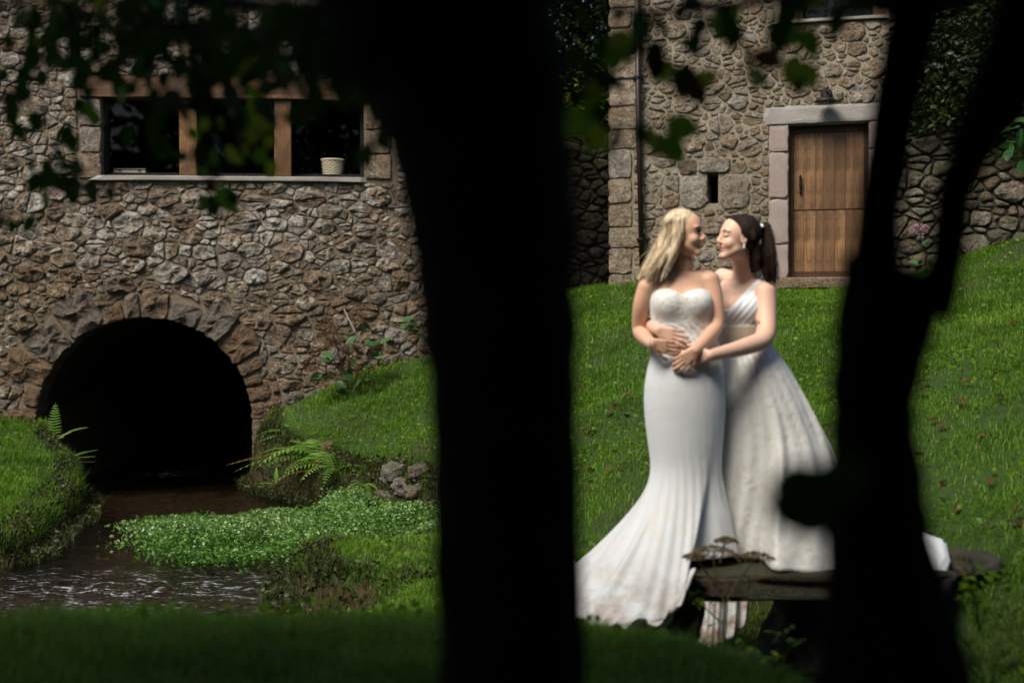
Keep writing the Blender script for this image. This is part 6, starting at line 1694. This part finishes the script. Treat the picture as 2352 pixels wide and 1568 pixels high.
# unseen shrubs and trees added to block light; dark trees beyond the walls
def bush(name, cx, cy, rx, ry, z0, z1, n, seed, label, mat, size=.14, cat="tree", group=None, trunkr=.12):
    e = empty(name, (cx, cy, z0), 0, label, cat, group); rs = np.random.RandomState(seed)
    q = rs.randn(n, 3); q /= np.linalg.norm(q, axis=1)[:, None]; q *= (rs.uniform(.35, 1, n) ** .6)[:, None]
    s = 1 + .5 * (vnoise(q[:, 0] * 3 + 10, q[:, 2] * 3 + seed, seed) - .5)
    X = q[:, 0] * rx * s; Y = q[:, 1] * ry * s; Z = (z1 - z0) * (.5 + .5 * q[:, 2] * s)
    k = fbm(X * 1.6 + seed, Z * 1.6 + Y, seed) > -.14
    o = cards("crown", np.c_[X, Y, Z][k], size, mat, e, seed); o["kind"] = "stuff"
    mb = MB(); mb.tube([(0, 0, -.4), (.05, 0, (z1 - z0) * .4), (0, .05, (z1 - z0) * .8)], [trunkr, trunkr * .8, trunkr * .3], 10, True, .2); mb.build("trunk", M['bark'], e)
    return e
for k, (x, y) in enumerate(((-6.5, -2.5), (-2.2, -4.2), (2.4, -4.0), (6.6, -2.6), (-8.5, 2.0), (8.6, 2.2))):
    bush("light_block_shrub", x, y, 3.0, 2.0, -1.2, 3.9, 9000, 60 + k, "dense dark shrub added unseen behind the viewpoint to block light", M['canopy'], .2, "shrub", "shrubs behind the viewpoint")
bush("bushy_tree", .25, 23.0, 3.0, 2.0, -.4, 8.5, 60000, 31, "dark bushy tree filling the gap between the mill and the house", M['shrubleaf'], .12, "tree", "trees behind the buildings", .15)
bush("bushy_tree", 7.0, 21.0, 3.8, 2.2, 0.6, 10.5, 85000, 32, "tall dark tree rising behind the garden wall on the right", M['shrubleaf'], .13, "tree", "trees behind the buildings", .2)
for k, (x, y) in enumerate(((-17, -7), (-11.5, -9), (-6, -10), (-.5, -10.5), (5, -10), (10.5, -9), (-21, -1))):  # added out of view so the window panes reflect dark foliage
    bush("light_block_tree", x, y, 3.6, 2.4, -1.2, 10.5, 9000, 80 + k, "tall dense tree added unseen behind the viewpoint to darken window reflections", M['canopy'], .42, "tree", "trees behind the viewpoint", .2)
bush("bushy_tree", 9.3, 19.0, 3.4, 2.2, .6, 10.5, 70000, 33, "dark tree at the right edge behind the wall", M['shrubleaf'], .13, "tree", "trees behind the buildings", .2)
bush("bushy_tree", -1.2, 26.0, 3.5, 2.0, .0, 11.0, 40000, 34, "tall dark tree farthest back in the gap between the buildings", M['shrubleaf'], .16, "tree", "trees behind the buildings", .2)
# ivy over the garden wall, and sprays of leaves in the gap
iv = empty("ivy", (6.0, 17.2, 1.6), 0, "dark ivy hanging over the top of the garden wall", "ivy"); rs = np.random.RandomState(2)
n = 34000; u = rs.uniform(.2, 5.5, n); z = rs.uniform(1.9, 5.9, n) - rs.exponential(.22, n) * (1.0 + .9 * np.sin(u * 1.7 + 1)); x = 4.75 + u * math.cos(-.35); y = 17.9 + u * math.sin(-.35) - rs.uniform(.05, .38, n)
k = (z > 2.35 + .3 * np.sin(u * 2.3)); cards("foliage", np.c_[x, y, z][k] - np.array(iv.location), .085, M['shrubleaf'], iv, 9)
lf = empty("leafy_branch", P(2400, 250, 15.5), 0, "green leafy branch hanging in from the right edge over the wall", "branch"); lo_ = Vector(lf.location)
mb = MB(); mb.tube([Vector(P(2480, 180, 15.5)) - lo_, Vector(P(2400, 290, 15.5)) - lo_, Vector(P(2340, 345, 15.5)) - lo_], [.02, .015, .006], 6); mb.build("branch", M['bark'], lf)
for k in range(46):
    o = obj("leaf", lm[k % 6], None, lf, Vector(P(rt.gauss(2345, 22), rt.gauss(322, 26), 15.5 + rt.uniform(-.3, .3))) - lo_); s_ = rt.uniform(.1, .2); o.scale = (s_,) * 3; o.rotation_euler = (rt.uniform(-.8, .8), rt.uniform(-.2, 1.4), rt.uniform(0, 6.28))
gb = leafy("bramble", 1345, 330, 19.6, "bright green bramble climbing the bank in the gap beside the house corner", 90, (.5, .3, 1.0), .11, M['lightleaf'], 12, None, "bramble")
